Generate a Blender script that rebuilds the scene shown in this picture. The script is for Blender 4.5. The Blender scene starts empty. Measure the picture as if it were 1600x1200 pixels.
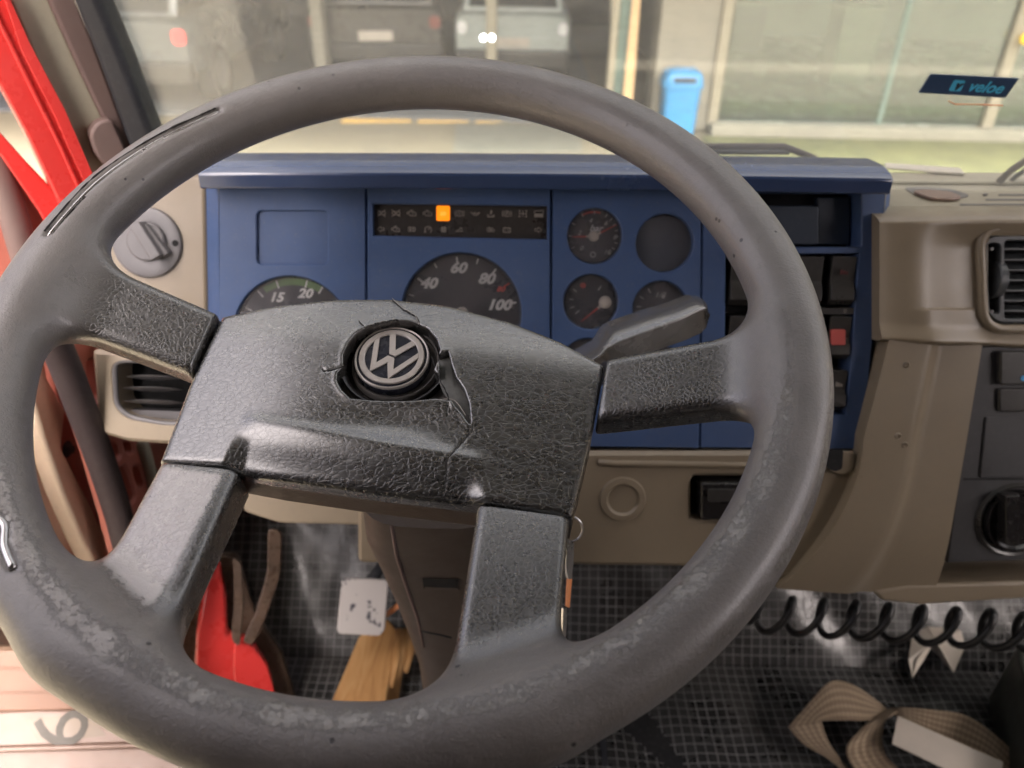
import bpy, bmesh, math, random
import numpy as np
from mathutils import Vector, Matrix
from mathutils.geometry import tessellate_polygon
random.seed(7); np.random.seed(7)
R = math.radians
scene = bpy.context.scene
COL = scene.collection

# ------------------------------------------------------------------ camera
F = 1200.0
def _cam():
    d = np.array([(760-800)/F, (2545-600)/F, 1.]); d /= np.linalg.norm(d)
    z = np.array([0, 0, 1.]); Y = z-(z@d)*d; Y /= np.linalg.norm(Y); Z = -d; X = np.cross(Y, Z)
    return np.stack([X, Y, Z], 1)          # image axes (right, down, forward) x world axes
MC = _cam(); CAM = np.array([0, 0, 2.0])
cd = bpy.data.cameras.new('camera'); cam = bpy.data.objects.new('camera', cd); COL.objects.link(cam)
cd.sensor_width = 36; cd.lens = 27.0; cd.clip_start = 0.02; cd.clip_end = 500
right, down, fwd = MC[0], MC[1], MC[2]
cam.matrix_world = Matrix(((right[0], -down[0], -fwd[0], CAM[0]), (right[1], -down[1], -fwd[1], CAM[1]), (right[2], -down[2], -fwd[2], CAM[2]), (0, 0, 0, 1)))
cd.dof.use_dof = True; cd.dof.focus_distance = 0.47; cd.dof.aperture_fstop = 7.0
scene.camera = cam

# ------------------------------------------------------------------ sky, sun, exposure
SUN_EL, SUN_AZ = 56.0, 163.0               # azimuth clockwise from +Y: behind the cab, to the left
w = bpy.data.worlds.new('World'); scene.world = w; w.use_nodes = True
nt = w.node_tree; sky = nt.nodes.new('ShaderNodeTexSky'); sky.sky_type = 'NISHITA'; sky.sun_disc = False
sky.sun_elevation = R(SUN_EL); sky.sun_rotation = R(SUN_AZ); sky.dust_density = 9.0; sky.air_density = .12; sky.ozone_density = 0.
bg = nt.nodes['Background']; bg.inputs[1].default_value = 0.15
nt.links.new(sky.outputs[0], bg.inputs[0])
sl = bpy.data.lights.new('sun', 'SUN'); sl.energy = 1.0; sl.angle = R(10); sl.color = (1, .95, .86)
so = bpy.data.objects.new('sun', sl); COL.objects.link(so)
az, el = R(SUN_AZ), R(SUN_EL)
sdir = Vector((math.sin(az)*math.cos(el), math.cos(az)*math.cos(el), math.sin(el)))
so.rotation_euler = sdir.to_track_quat('Z', 'Y').to_euler()
scene.view_settings.view_transform = 'Standard'; scene.view_settings.look = 'None'
scene.view_settings.exposure = 3.35; scene.view_settings.gamma = 1

# ------------------------------------------------------------------ helpers
def ray(px, py): return MC.T @ np.array([(px-800)/F, (py-600)/F, 1.])
def at(px, py, depth): return CAM + ray(px, py)*depth
class Frame:
    def __init__(s, o, u, v, n): s.o, s.u, s.v, s.n = [np.array(a, float) for a in (o, u, v, n)]
    def ab(s, px, py, h=0.):
        d = ray(px, py); P0 = s.o+s.n*h; t = ((P0-CAM)@s.n)/(d@s.n); P = CAM+d*t
        return np.array([(P-s.o)@s.u, (P-s.o)@s.v])
    def p(s, a, b, h=0.): return s.o+s.u*a+s.v*b+s.n*h
    def px(s, px, py, h=0.): return s.p(*s.ab(px, py, h), h)
def frame_face(o, tilt, yaw=0.):          # faces the driver, leaning back by tilt
    t, y = R(tilt), R(yaw)
    n = np.array([math.sin(y)*math.cos(t), -math.cos(y)*math.cos(t), math.sin(t)])
    u = np.array([math.cos(y), math.sin(y), 0]); v = np.cross(n, u)
    return Frame(o, u, v, n)
def tag(o, label=None, cat=None, group=None, kind=None):
    for k, x in (('label', label), ('category', cat), ('group', group), ('kind', kind)):
        if x: o[k] = x
    return o
ORG = {}
def thing(name, loc, label, cat, group=None):
    o = bpy.data.objects.new(name, None); COL.objects.link(o); o.location = [float(x) for x in loc]; o.empty_display_size = .05
    ORG[o.name] = np.array(loc, float); return tag(o, label, cat, group)
def link(name, me, mats, parent=None, org=None, smooth=True):
    o = bpy.data.objects.new(name, me); COL.objects.link(o)
    for m in (mats if isinstance(mats, (list, tuple)) else [mats]): me.materials.append(m)
    if smooth is not None: me.polygons.foreach_set('use_smooth', [bool(smooth)]*len(me.polygons))
    if parent is not None: o.parent = parent
    else: o.location = [float(x) for x in org]
    return o
def mk(name, verts, faces, mat, parent=None, smooth=False, bevel=0, autos=None, mi=None):
    V = np.array(verts, float)
    org = ORG[parent.name] if parent is not None else V.mean(0)
    me = bpy.data.meshes.new(name); me.from_pydata((V-org).tolist(), [], [list(f) for f in faces]); me.update()
    bm = bmesh.new(); bm.from_mesh(me); bmesh.ops.recalc_face_normals(bm, faces=bm.faces); bm.to_mesh(me); bm.free()
    o = link(name, me, mat, parent, org, smooth)
    ORG[o.name] = org
    if mi is not None: me.polygons.foreach_set('material_index', mi)
    if bevel:
        b = o.modifiers.new('b', 'BEVEL'); b.width = bevel; b.segments = 3; b.limit_method = 'ANGLE'; b.angle_limit = R(35)
        o.data.polygons.foreach_set('use_smooth', [True]*len(me.polygons))
        wn = o.modifiers.new('w', 'WEIGHTED_NORMAL'); wn.keep_sharp = False
    elif autos:
        me.polygons.foreach_set('use_smooth', [True]*len(me.polygons)); me.set_sharp_from_angle(angle=R(autos))
    return o
class MB:                                   # joins simple solids into one mesh
    def __init__(s): s.v = []; s.f = []; s.m = []
    def add(s, V, Fs, m=0):
        k = len(s.v); s.v += [list(map(float, x)) for x in V]; s.f += [[i+k for i in f] for f in Fs]; s.m += [m]*len(Fs); return s
    def box(s, fr, a0, a1, b0, b1, h0, h1, m=0):
        V = [fr.p(a, b, h) for h in (h0, h1) for (a, b) in ((a0, b0), (a1, b0), (a1, b1), (a0, b1))]
        return s.add(V, [(3, 2, 1, 0), (4, 5, 6, 7), (0, 1, 5, 4), (1, 2, 6, 5), (2, 3, 7, 6), (3, 0, 4, 7)], m)
    def prism(s, A, B, m=0):                # A, B equal loops
        n = len(A); return s.add(list(A)+list(B), [tuple(range(n))[::-1], tuple(range(n, 2*n))]+[(i, (i+1) % n, n+(i+1) % n, n+i) for i in range(n)], m)
    def build(s, name, mat, parent=None, **k): return mk(name, s.v, s.f, mat, parent, mi=s.m if isinstance(mat, (list, tuple)) else None, **k)
WF = Frame((0, 0, 0), (1, 0, 0), (0, 1, 0), (0, 0, 1))   # world frame: a=x b=y h=z
def box(name, x0, x1, y0, y1, z0, z1, mat, parent=None, **k):
    return MB().box(WF, x0, x1, y0, y1, z0, z1).build(name, mat, parent, **k)
def slab(name, fr, pts, h0, h1, mat, parent=None, px=True, href=None, **k):   # outline (picture measurements on the plane at h1) extruded between h0 and h1
    P = [fr.ab(x, y, h1 if href is None else href) for x, y in pts] if px else pts
    return MB().prism([fr.p(a, b, h0) for a, b in P], [fr.p(a, b, h1) for a, b in P]).build(name, mat, parent, **k)
def circ(cx, cy, r, n=48, ry=None, a0=0, a1=2*math.pi):
    return [(cx+r*math.cos(a0+(a1-a0)*i/n), cy+(ry or r)*math.sin(a0+(a1-a0)*i/n)) for i in range(n if a1-a0 > 6.28 else n+1)]
def rrect(x0, y0, x1, y1, r, n=6):
    x0, x1 = min(x0, x1), max(x0, x1); y0, y1 = min(y0, y1), max(y0, y1); o = []
    for cx, cy, a in ((x1-r, y1-r, 0), (x0+r, y1-r, 90), (x0+r, y0+r, 180), (x1-r, y0+r, 270)):
        for i in range(n+1): t = R(a+90*i/n); o.append((cx+r*math.cos(t), cy+r*math.sin(t)))
    return o
def rpoly(pts, r, n=5):                     # polygon with rounded corners
    P = [np.array(p, float) for p in pts]; o = []; N = len(P)
    for i in range(N):
        a, b, c = P[i-1], P[i], P[(i+1) % N]
        u = a-b; v = c-b; lu, lv = np.linalg.norm(u), np.linalg.norm(v); rr = min(r, lu*.45, lv*.45)
        p0 = b+u/lu*rr; p1 = b+v/lv*rr
        for k in range(n+1): t = k/n; o.append(tuple((1-t)**2*p0+2*t*(1-t)*b+t*t*p1))
    return o
def offs(loop, d):                          # offset outward for a counter-clockwise loop
    P = np.array(loop, float); a = np.sum(P[:, 0]*np.roll(P[:, 1], -1)-P[:, 1]*np.roll(P[:, 0], -1))
    t = np.roll(P, -1, 0)-np.roll(P, 1, 0); t /= np.linalg.norm(t, axis=1)[:, None]+1e-12
    n = np.stack([t[:, 1], -t[:, 0]], 1)*(1 if a > 0 else -1); return P+n*d
def plate(name, fr, outline, holes, h0, h1, mat, parent, ch=.001, hch=.001):   # flat plate with real holes; local mm-true coordinates
    vs, fs = [], []
    def addloop(L, h): k = len(vs); vs.extend([fr.p(a, b, h) for a, b in L]); return list(range(k, k+len(L)))
    def wall(i, j): n = len(i); fs.extend([(i[q], i[(q+1) % n], j[(q+1) % n], j[q]) for q in range(n)])
    o_t = addloop(offs(outline, -ch), h1); o_m = addloop(outline, h1-ch); o_b = addloop(outline, h0); wall(o_t, o_m); wall(o_m, o_b)
    flat = [Vector((a, b, 0)) for a, b in offs(outline, -ch)]; polys = [flat]; idx = list(o_t)
    for H in holes:
        t_ = addloop(offs(H, hch), h1); m_ = addloop(H, h1-hch); b_ = addloop(H, h0); wall(t_, m_); wall(m_, b_)
        polys.append([Vector((a, b, 0)) for a, b in offs(H, hch)]); idx += t_
    for tri in tessellate_polygon(polys): fs.append(tuple(idx[q] for q in tri))
    return mk(name, vs, fs, mat, parent, autos=40)
def tube(name, pts, r, mat, parent=None, n=10, closed=False, caps=True, mb=None, m=0):
    P = np.array(pts, float); N = len(P); rr = np.full(N, r) if np.isscalar(r) else np.array(r, float)
    T = (np.roll(P, -1, 0)-np.roll(P, 1, 0)) if closed else np.gradient(P, axis=0)
    T /= np.linalg.norm(T, axis=1)[:, None]; ref = np.array([0, 0, 1.]) if abs(T[0][2]) < .9 else np.array([1., 0, 0])
    V = []; u = np.cross(T[0], ref); u /= np.linalg.norm(u)
    for i in range(N):
        u = u-(u@T[i])*T[i]; u /= np.linalg.norm(u); v = np.cross(T[i], u)
        for k in range(n): a = 2*math.pi*k/n; V.append(P[i]+rr[i]*(math.cos(a)*u+math.sin(a)*v))
    Fs = [(i*n+k, i*n+(k+1) % n, ((i+1) % N)*n+(k+1) % n, ((i+1) % N)*n+k) for i in range(N if closed else N-1) for k in range(n)]
    if not closed and caps: Fs += [tuple(range(n))[::-1], tuple(range((N-1)*n, N*n))]
    if mb is not None: mb.add(V, Fs, m); return
    return mk(name, V, Fs, mat, parent, smooth=True)
def spline(pts, n=8):
    P = np.array(pts, float); o = []
    for i in range(len(P)-1):
        p0 = P[max(i-1, 0)]; p1 = P[i]; p2 = P[i+1]; p3 = P[min(i+2, len(P)-1)]
        for k in range(n): t = k/n; o.append(.5*((2*p1)+(-p0+p2)*t+(2*p0-5*p1+4*p2-p3)*t*t+(-p0+3*p1-3*p2+p3)*t**3))
    o.append(P[-1]); return np.array(o)
def lathe(name, fr, a, b, prof, mat, parent=None, n=48, autos=35, sy=1.):   # prof: (radius, height) pairs round the frame normal
    V = []; Fs = []; m = len(prof)
    for i in range(n):
        t = 2*math.pi*i/n
        for r_, h in prof: V.append(fr.p(a+r_*math.cos(t), b+sy*r_*math.sin(t), h))
    for i in range(n):
        j = (i+1) % n
        for k in range(m-1): Fs.append((i*m+k, j*m+k, j*m+k+1, i*m+k+1))
    if prof[0][0] > 1e-6: Fs.append(tuple(i*m for i in range(n)))
    if prof[-1][0] > 1e-6: Fs.append(tuple(i*m+m-1 for i in range(n)))
    o = mk(name, V, Fs, mat, parent, autos=autos)
    if prof[0][0] <= 1e-6 or prof[-1][0] <= 1e-6:
        bm = bmesh.new(); bm.from_mesh(o.data); bmesh.ops.remove_doubles(bm, verts=bm.verts, dist=1e-6); bmesh.ops.recalc_face_normals(bm, faces=bm.faces); bm.to_mesh(o.data); bm.free()
    return o
def text(name, s, fr, a, b, h, size, mat, parent, shear=0., bold=0., rot=0., ex=.0002, sx=1.):
    cu = bpy.data.curves.new('txt', 'FONT'); cu.body = s; cu.size = size; cu.align_x = 'CENTER'; cu.align_y = 'CENTER'; cu.shear = shear; cu.offset = bold; cu.extrude = ex; cu.resolution_u = 3
    ob = bpy.data.objects.new('txt', cu); COL.objects.link(ob); bpy.context.view_layer.update()
    me = bpy.data.meshes.new_from_object(ob.evaluated_get(bpy.context.evaluated_depsgraph_get()))
    V = np.array([v.co[:] for v in me.vertices]); Fs = [tuple(p.vertices) for p in me.polygons]
    bpy.data.objects.remove(ob); bpy.data.meshes.remove(me)
    c, s_ = math.cos(R(rot)), math.sin(R(rot)); V[:, 0] *= sx
    W = [fr.p(a+x*c-y*s_, b+x*s_+y*c, h+z) for x, y, z in V]
    return mk(name, W, Fs, mat, parent)
def mm(pts, s=.001): return [(x*s, y*s) for x, y in pts]

# ------------------------------------------------------------------ materials
def NM(name):
    m = bpy.data.materials.new(name); m.use_nodes = True; t = m.node_tree
    return m, t, t.nodes['Principled BSDF'], t.nodes['Material Output']
def nd(t, typ, **k):
    n = t.nodes.new(typ)
    for a, v in k.items():
        if a.startswith('i_'): n.inputs[int(a[2:]) if a[2:].isdigit() else a[2:]].default_value = v
        else: setattr(n, a, v)
    return n
def coord(t, scale=(1, 1, 1), kind='Object', rot=(0, 0, 0)):
    c = nd(t, 'ShaderNodeTexCoord'); mp = nd(t, 'ShaderNodeMapping'); mp.inputs['Scale'].default_value = scale; mp.inputs['Rotation'].default_value = rot
    t.links.new(c.outputs[kind], mp.inputs[0]); return mp.outputs[0]
def noise(t, vec, scale, detail=4, rough=.6, dist=0.):
    n = nd(t, 'ShaderNodeTexNoise'); n.inputs['Scale'].default_value = scale; n.inputs['Detail'].default_value = detail; n.inputs['Roughness'].default_value = rough; n.inputs['Distortion'].default_value = dist
    t.links.new(vec, n.inputs['Vector']); return n.outputs['Fac']
def ramp(t, fac, stops):
    r = nd(t, 'ShaderNodeValToRGB'); e = r.color_ramp.elements
    while len(e) < len(stops): e.new(.5)
    for q, (p, c) in zip(e, stops): q.position = p; q.color = (*c, 1) if isinstance(c, tuple) else (c, c, c, 1)
    t.links.new(fac, r.inputs[0]); return r.outputs[0]
def mixc(t, fac, a, b, blend='MIX'):
    m = nd(t, 'ShaderNodeMix', data_type='RGBA', blend_type=blend)
    for s, v in ((0, fac), (6, a), (7, b)):
        if hasattr(v, 'is_output'): t.links.new(v, m.inputs[s])
        else: m.inputs[s].default_value = v if s == 0 else ((*v, 1) if len(v) == 3 else v)
    return m.outputs[2]
def math_(t, op, a, b=None, clamp=False):
    m = nd(t, 'ShaderNodeMath', operation=op, use_clamp=clamp)
    for i, v in enumerate((a, b)):
        if v is None: continue
        if hasattr(v, 'is_output'): t.links.new(v, m.inputs[i])
        else: m.inputs[i].default_value = v
    return m.outputs[0]
def bump(t, bs, hgt, dist, strength=1., prev=None):
    b = nd(t, 'ShaderNodeBump'); b.inputs['Strength'].default_value = strength; b.inputs['Distance'].default_value = dist
    t.links.new(hgt, b.inputs['Height'])
    if prev is not None: t.links.new(prev, b.inputs['Normal'])
    if bs is not None: t.links.new(b.outputs[0], bs.inputs['Normal'])
    return b.outputs[0]
def plain(name, col, rough=.5, metal=0., var=.12, grain=.00008, gscale=900, dirt=.25, spec=.5, sc=9, coat=0.):
    m, t, bs, out = NM(name); v = coord(t)
    n1 = noise(t, v, sc, 5, .65); n2 = noise(t, v, 160, 3, .6)
    c = mixc(t, ramp(t, n1, [(.3, 0.), (.75, 1.)]), tuple(x*(1-var) for x in col), tuple(min(1, x*(1+var)) for x in col))
    c = mixc(t, math_(t, 'MULTIPLY', ramp(t, n2, [(.52, 0.), (.75, 1.)]), dirt), c, tuple(x*.6+.05 for x in col))
    t.links.new(c, bs.inputs['Base Color'])
    r_ = ramp(t, noise(t, v, sc*3, 4, .7), [(.25, max(.02, rough-.1)), (.8, min(1, rough+.12))]); t.links.new(r_, bs.inputs['Roughness'])
    bs.inputs['Metallic'].default_value = metal; bs.inputs['Specular IOR Level'].default_value = spec
    if coat: bs.inputs['Coat Weight'].default_value = coat; bs.inputs['Coat Roughness'].default_value = .08
    if grain: bump(t, bs, noise(t, v, gscale, 3, .6), grain)
    return m
def emit(name, col, s):
    m, t, bs, out = NM(name); bs.inputs['Base Color'].default_value = (*col, 1); bs.inputs['Emission Color'].default_value = (*col, 1); bs.inputs['Emission Strength'].default_value = s; return m
def leather(name, base, cs, rough=.42, depth=.00035, worn=0.25, creases=True, sheen=0., wcol=(.33, .33, .31), stretch=(1, 1, 1), wpos=None, coat=1.):
    m, t, bs, out = NM(name); v0 = coord(t); v = coord(t, stretch)
    wn = nd(t, 'ShaderNodeTexNoise'); wn.inputs['Scale'].default_value = 45; wn.inputs['Detail'].default_value = 4; t.links.new(v, wn.inputs['Vector'])
    wv = nd(t, 'ShaderNodeVectorMath', operation='MULTIPLY_ADD'); t.links.new(wn.outputs['Color'], wv.inputs[0]); wv.inputs[1].default_value = (.0045, .0045, .0045); t.links.new(v, wv.inputs[2])
    def vor(scale):
        o = nd(t, 'ShaderNodeTexVoronoi', feature='DISTANCE_TO_EDGE'); o.inputs['Scale'].default_value = scale; o.inputs['Randomness'].default_value = 1; t.links.new(wv.outputs[0], o.inputs['Vector']); return o.outputs['Distance']
    cells = ramp(t, vor(cs), [(0., 0.), (.09, .8), (.3, 1.)]); fine = noise(t, v, cs*3, 3, .7)
    h = math_(t, 'ADD', cells, math_(t, 'MULTIPLY', fine, .55))
    if creases: h = math_(t, 'ADD', h, math_(t, 'MULTIPLY', ramp(t, vor(cs*.36), [(0., 0.), (.06, .7), (.3, 1.)]), .9))
    # polish and wear
    big = noise(t, v0, 14, 5, .65); fl = noise(t, v0, 150, 5, .75, .5)
    mask = math_(t, 'MULTIPLY', ramp(t, big, [(.54, 0.), (.7, 1.)]), ramp(t, fl, [(.48, 0.), (.56, 1.)]))
    mask = math_(t, 'MULTIPLY', mask, worn)
    crev = ramp(t, cells, [(0., 1.), (.5, 0.)])
    c = mixc(t, ramp(t, noise(t, v0, 22, 5, .6), [(.3, 0.), (.7, 1.)]), tuple(x*.82 for x in base), tuple(x*1.25 for x in base))
    c = mixc(t, math_(t, 'MULTIPLY', crev, .5), c, tuple(x*2.2+.05 for x in base))
    c = mixc(t, mask, c, wcol)
    t.links.new(c, bs.inputs['Base Color'])
    rr = ramp(t, noise(t, v0, 60, 5, .7), [(.25, rough-.06), (.75, rough+.14)]); t.links.new(rr, bs.inputs['Roughness'])
    bs.inputs['Specular IOR Level'].default_value = 1.; bs.inputs['Coat Weight'].default_value = coat; bs.inputs['Coat IOR'].default_value = 2.2; bs.inputs['Coat Roughness'].default_value = rough
    bump(t, bs, h, depth)
    return m

M = {}
M['rim'] = leather('rim_plastic', (.078, .064, .056), 520, .36, .00010, .0, False, coat=.25, stretch=(1, 1, 1))
M['spoke'] = leather('spoke_grain', (.026, .023, .021), 300, .2, .00021, .3, False)
M['hub'] = leather('hub_leather', (.028, .027, .024), 300, .24, .00021, .2, True, stretch=(.66, 1.15, 1.))
M['black'] = plain('black_plastic', (.018, .018, .02), .4)
M['blackgloss'] = plain('dark_glossy', (.015, .014, .014), .22, grain=0)
M['foam'] = plain('torn_foam', (.14, .13, .12), .75, var=.3, grain=.0004, gscale=300)
M['backshell'] = plain('brown_back_shell', (.105, .075, .058), .5, grain=.0003, gscale=500, var=.2)
M['crack'] = plain('torn_edge', (.02, .017, .015), .8)
M['tearedge'] = plain('torn_lip', (.42, .38, .34), .5)
M['chrome'] = plain('worn_chrome', (.60, .55, .50), .32, metal=.35, var=.08, dirt=.5, grain=0)
M['steel'] = plain('steel', (.7, .68, .67), .3, metal=1., var=.1, dirt=.3, grain=0)
M['emblem'] = plain('emblem_plastic', (.022, .024, .035), .25, dirt=.6, grain=0)
M['navy'] = plain('navy_panel', (.046, .084, .19), .5, var=.16, grain=.00006, dirt=.25, spec=.4)
M['navydark'] = plain('navy_recess', (.024, .037, .06), .4, var=.1)
def scuffs(m):
    t = m.node_tree; bs = t.nodes['Principled BSDF']; n1 = noise(t, coord(t, (4, 4, 90), rot=(0, R(7), 0)), 6, 3, .7); n2 = noise(t, coord(t, (90, 4, 4), rot=(0, R(-12), 0)), 5, 3, .7); n3 = noise(t, coord(t), 7, 5, .7); sp_ = noise(t, coord(t), 420, 2, .5)
    k = math_(t, 'MULTIPLY', math_(t, 'ADD', ramp(t, n1, [(.66, 0.), (.72, 1.)]), ramp(t, n2, [(.68, 0.), (.74, 1.)])), ramp(t, n3, [(.42, 0.), (.6, 1.)]))
    k = math_(t, 'ADD', math_(t, 'MULTIPLY', k, .22), math_(t, 'ADD', math_(t, 'MULTIPLY', ramp(t, n3, [(.4, 0.), (.75, 1.)]), .10), math_(t, 'MULTIPLY', ramp(t, sp_, [(.66, 0.), (.72, 1.)]), .22)), True)
    old = bs.inputs['Base Color'].links[0].from_socket; t.links.new(mixc(t, k, old, (.19, .19, .19)), bs.inputs['Base Color'])
scuffs(M['navy'])
M['hood'] = plain('navy_hood', (.028, .052, .125), .2, var=.06, grain=0, dirt=.1, spec=.9)
M['dial'] = plain('dial_face', (.045, .043, .053), .45, grain=0, dirt=.1)
M['bezel'] = plain('gauge_ring', (.02, .025, .035), .3, grain=0)
M['dialprint'] = plain('dial_print', (.52, .52, .52), .6, grain=0)
M['dialgreen'] = plain('dial_green', (.075, .15, .045), .6, grain=0)
M['red'] = plain('needle_red', (.5, .04, .025), .5, grain=0)
M['needlehub'] = plain('needle_hub', (.46, .41, .36), .4, grain=0)
M['icon'] = plain('icon_print', (.26, .235, .21), .6, grain=0)
M['amber'] = emit('amber_lamp', (1., .23, .004), .118)
M['amberdim'] = emit('amber_symbol', (1., .42, .08), .11)
M['strip'] = plain('lamp_strip', (.036, .032, .03), .3, grain=0)
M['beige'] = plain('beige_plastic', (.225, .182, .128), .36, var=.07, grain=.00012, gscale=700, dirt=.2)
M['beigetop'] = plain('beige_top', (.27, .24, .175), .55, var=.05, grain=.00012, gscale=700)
M['cream'] = plain('cream_plastic', (.31, .255, .185), .4, var=.05, grain=.00006)
M['grey'] = plain('grey_knob', (.125, .12, .125), .4, var=.05, grain=.00005)
M['switch'] = plain('switch_plastic', (.032, .03, .028), .32, var=.1, grain=.00004)
M['taildull_'] = plain('dull_red_print', (.12, .03, .03), .5, grain=0)
M['hazard'] = plain('hazard_red', (.42, .07, .06), .4, grain=0)
M['redpaint'] = plain('red_body_paint', (.62, .042, .038), .28, var=.04, grain=0, dirt=.03, coat=.3)
M['redmetal'] = plain('red_jamb_metal', (.46, .15, .11), .45, var=.15, grain=.0001, dirt=.4)
M['creammetal'] = plain('cream_sheet_metal', (.37, .35, .27), .5, var=.05, grain=.00006, dirt=.25)
M['doorpanel'] = plain('tan_door_panel', (.22, .128, .088), .5, var=.08, dirt=.3)
M['doorlight'] = plain('pale_door_metal', (.20, .135, .105), .4, var=.05)
M['creamedge'] = plain('cream_edge_paint', (.66, .52, .38), .4, var=.05); M['doorpale'] = plain('pale_tan_panel', (.42, .30, .22), .5, var=.06, dirt=.2)
M['seal'] = plain('rubber_seal', (.05, .035, .035), .7, var=.15)
M['rubber'] = plain('black_rubber', (.018, .02, .026), .6, var=.2)
M['mauve'] = plain('faded_trim', (.16, .11, .10), .6)
M['hood'].node_tree.nodes['Principled BSDF'].inputs['Coat Weight'].default_value = .55; M['hood'].node_tree.nodes['Principled BSDF'].inputs['Coat Roughness'].default_value = .22
M['stalk'] = plain('stalk_plastic', (.12, .113, .105), .24, grain=.00003, spec=1., coat=1.); M['stalk'].node_tree.nodes['Principled BSDF'].inputs['Coat IOR'].default_value = 1.9; M['stalk'].node_tree.nodes['Principled BSDF'].inputs['Coat Roughness'].default_value = .2
M['shroud'] = plain('shroud_plastic', (.07, .053, .043), .5, grain=.0002, gscale=600)
M['pedal'] = None; M['orange'] = plain('orange_plastic', (.8, .3, .12), .5)
M['brownclear'] = plain('brown_trim', (.085, .055, .038), .3, var=.4, sc=40)
M['white'] = plain('white_label', (.46, .41, .35), .6, grain=0, dirt=.1)
M['cable'] = plain('cable_rubber', (.012, .012, .013), .35, grain=0)
M['ventslat'] = plain('vent_slat', (.06, .065, .07), .35, grain=0)
M['dark'] = plain('dark_void', (.006, .006, .007), .9, grain=0)

def lens_mat():
    m = bpy.data.materials.new('hazed_lens'); m.use_nodes = True; t = m.node_tree; t.nodes.clear(); out = nd(t, 'ShaderNodeOutputMaterial'); tr = nd(t, 'ShaderNodeBsdfTransparent')
    gl = nd(t, 'ShaderNodeBsdfGlossy'); gl.inputs['Roughness'].default_value = .12; df = nd(t, 'ShaderNodeBsdfDiffuse'); df.inputs[0].default_value = (.22, .21, .22, 1)
    n_ = ramp(t, noise(t, coord(t), 22, 4, .6), [(.3, .06), (.75, .22)])
    a = nd(t, 'ShaderNodeMixShader', i_0=.02); t.links.new(tr.outputs[0], a.inputs[1]); t.links.new(gl.outputs[0], a.inputs[2])
    b = nd(t, 'ShaderNodeMixShader'); t.links.new(n_, b.inputs[0]); t.links.new(a.outputs[0], b.inputs[1]); t.links.new(df.outputs[0], b.inputs[2]); t.links.new(b.outputs[0], out.inputs[0]); return m
M['lens'] = lens_mat()
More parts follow.
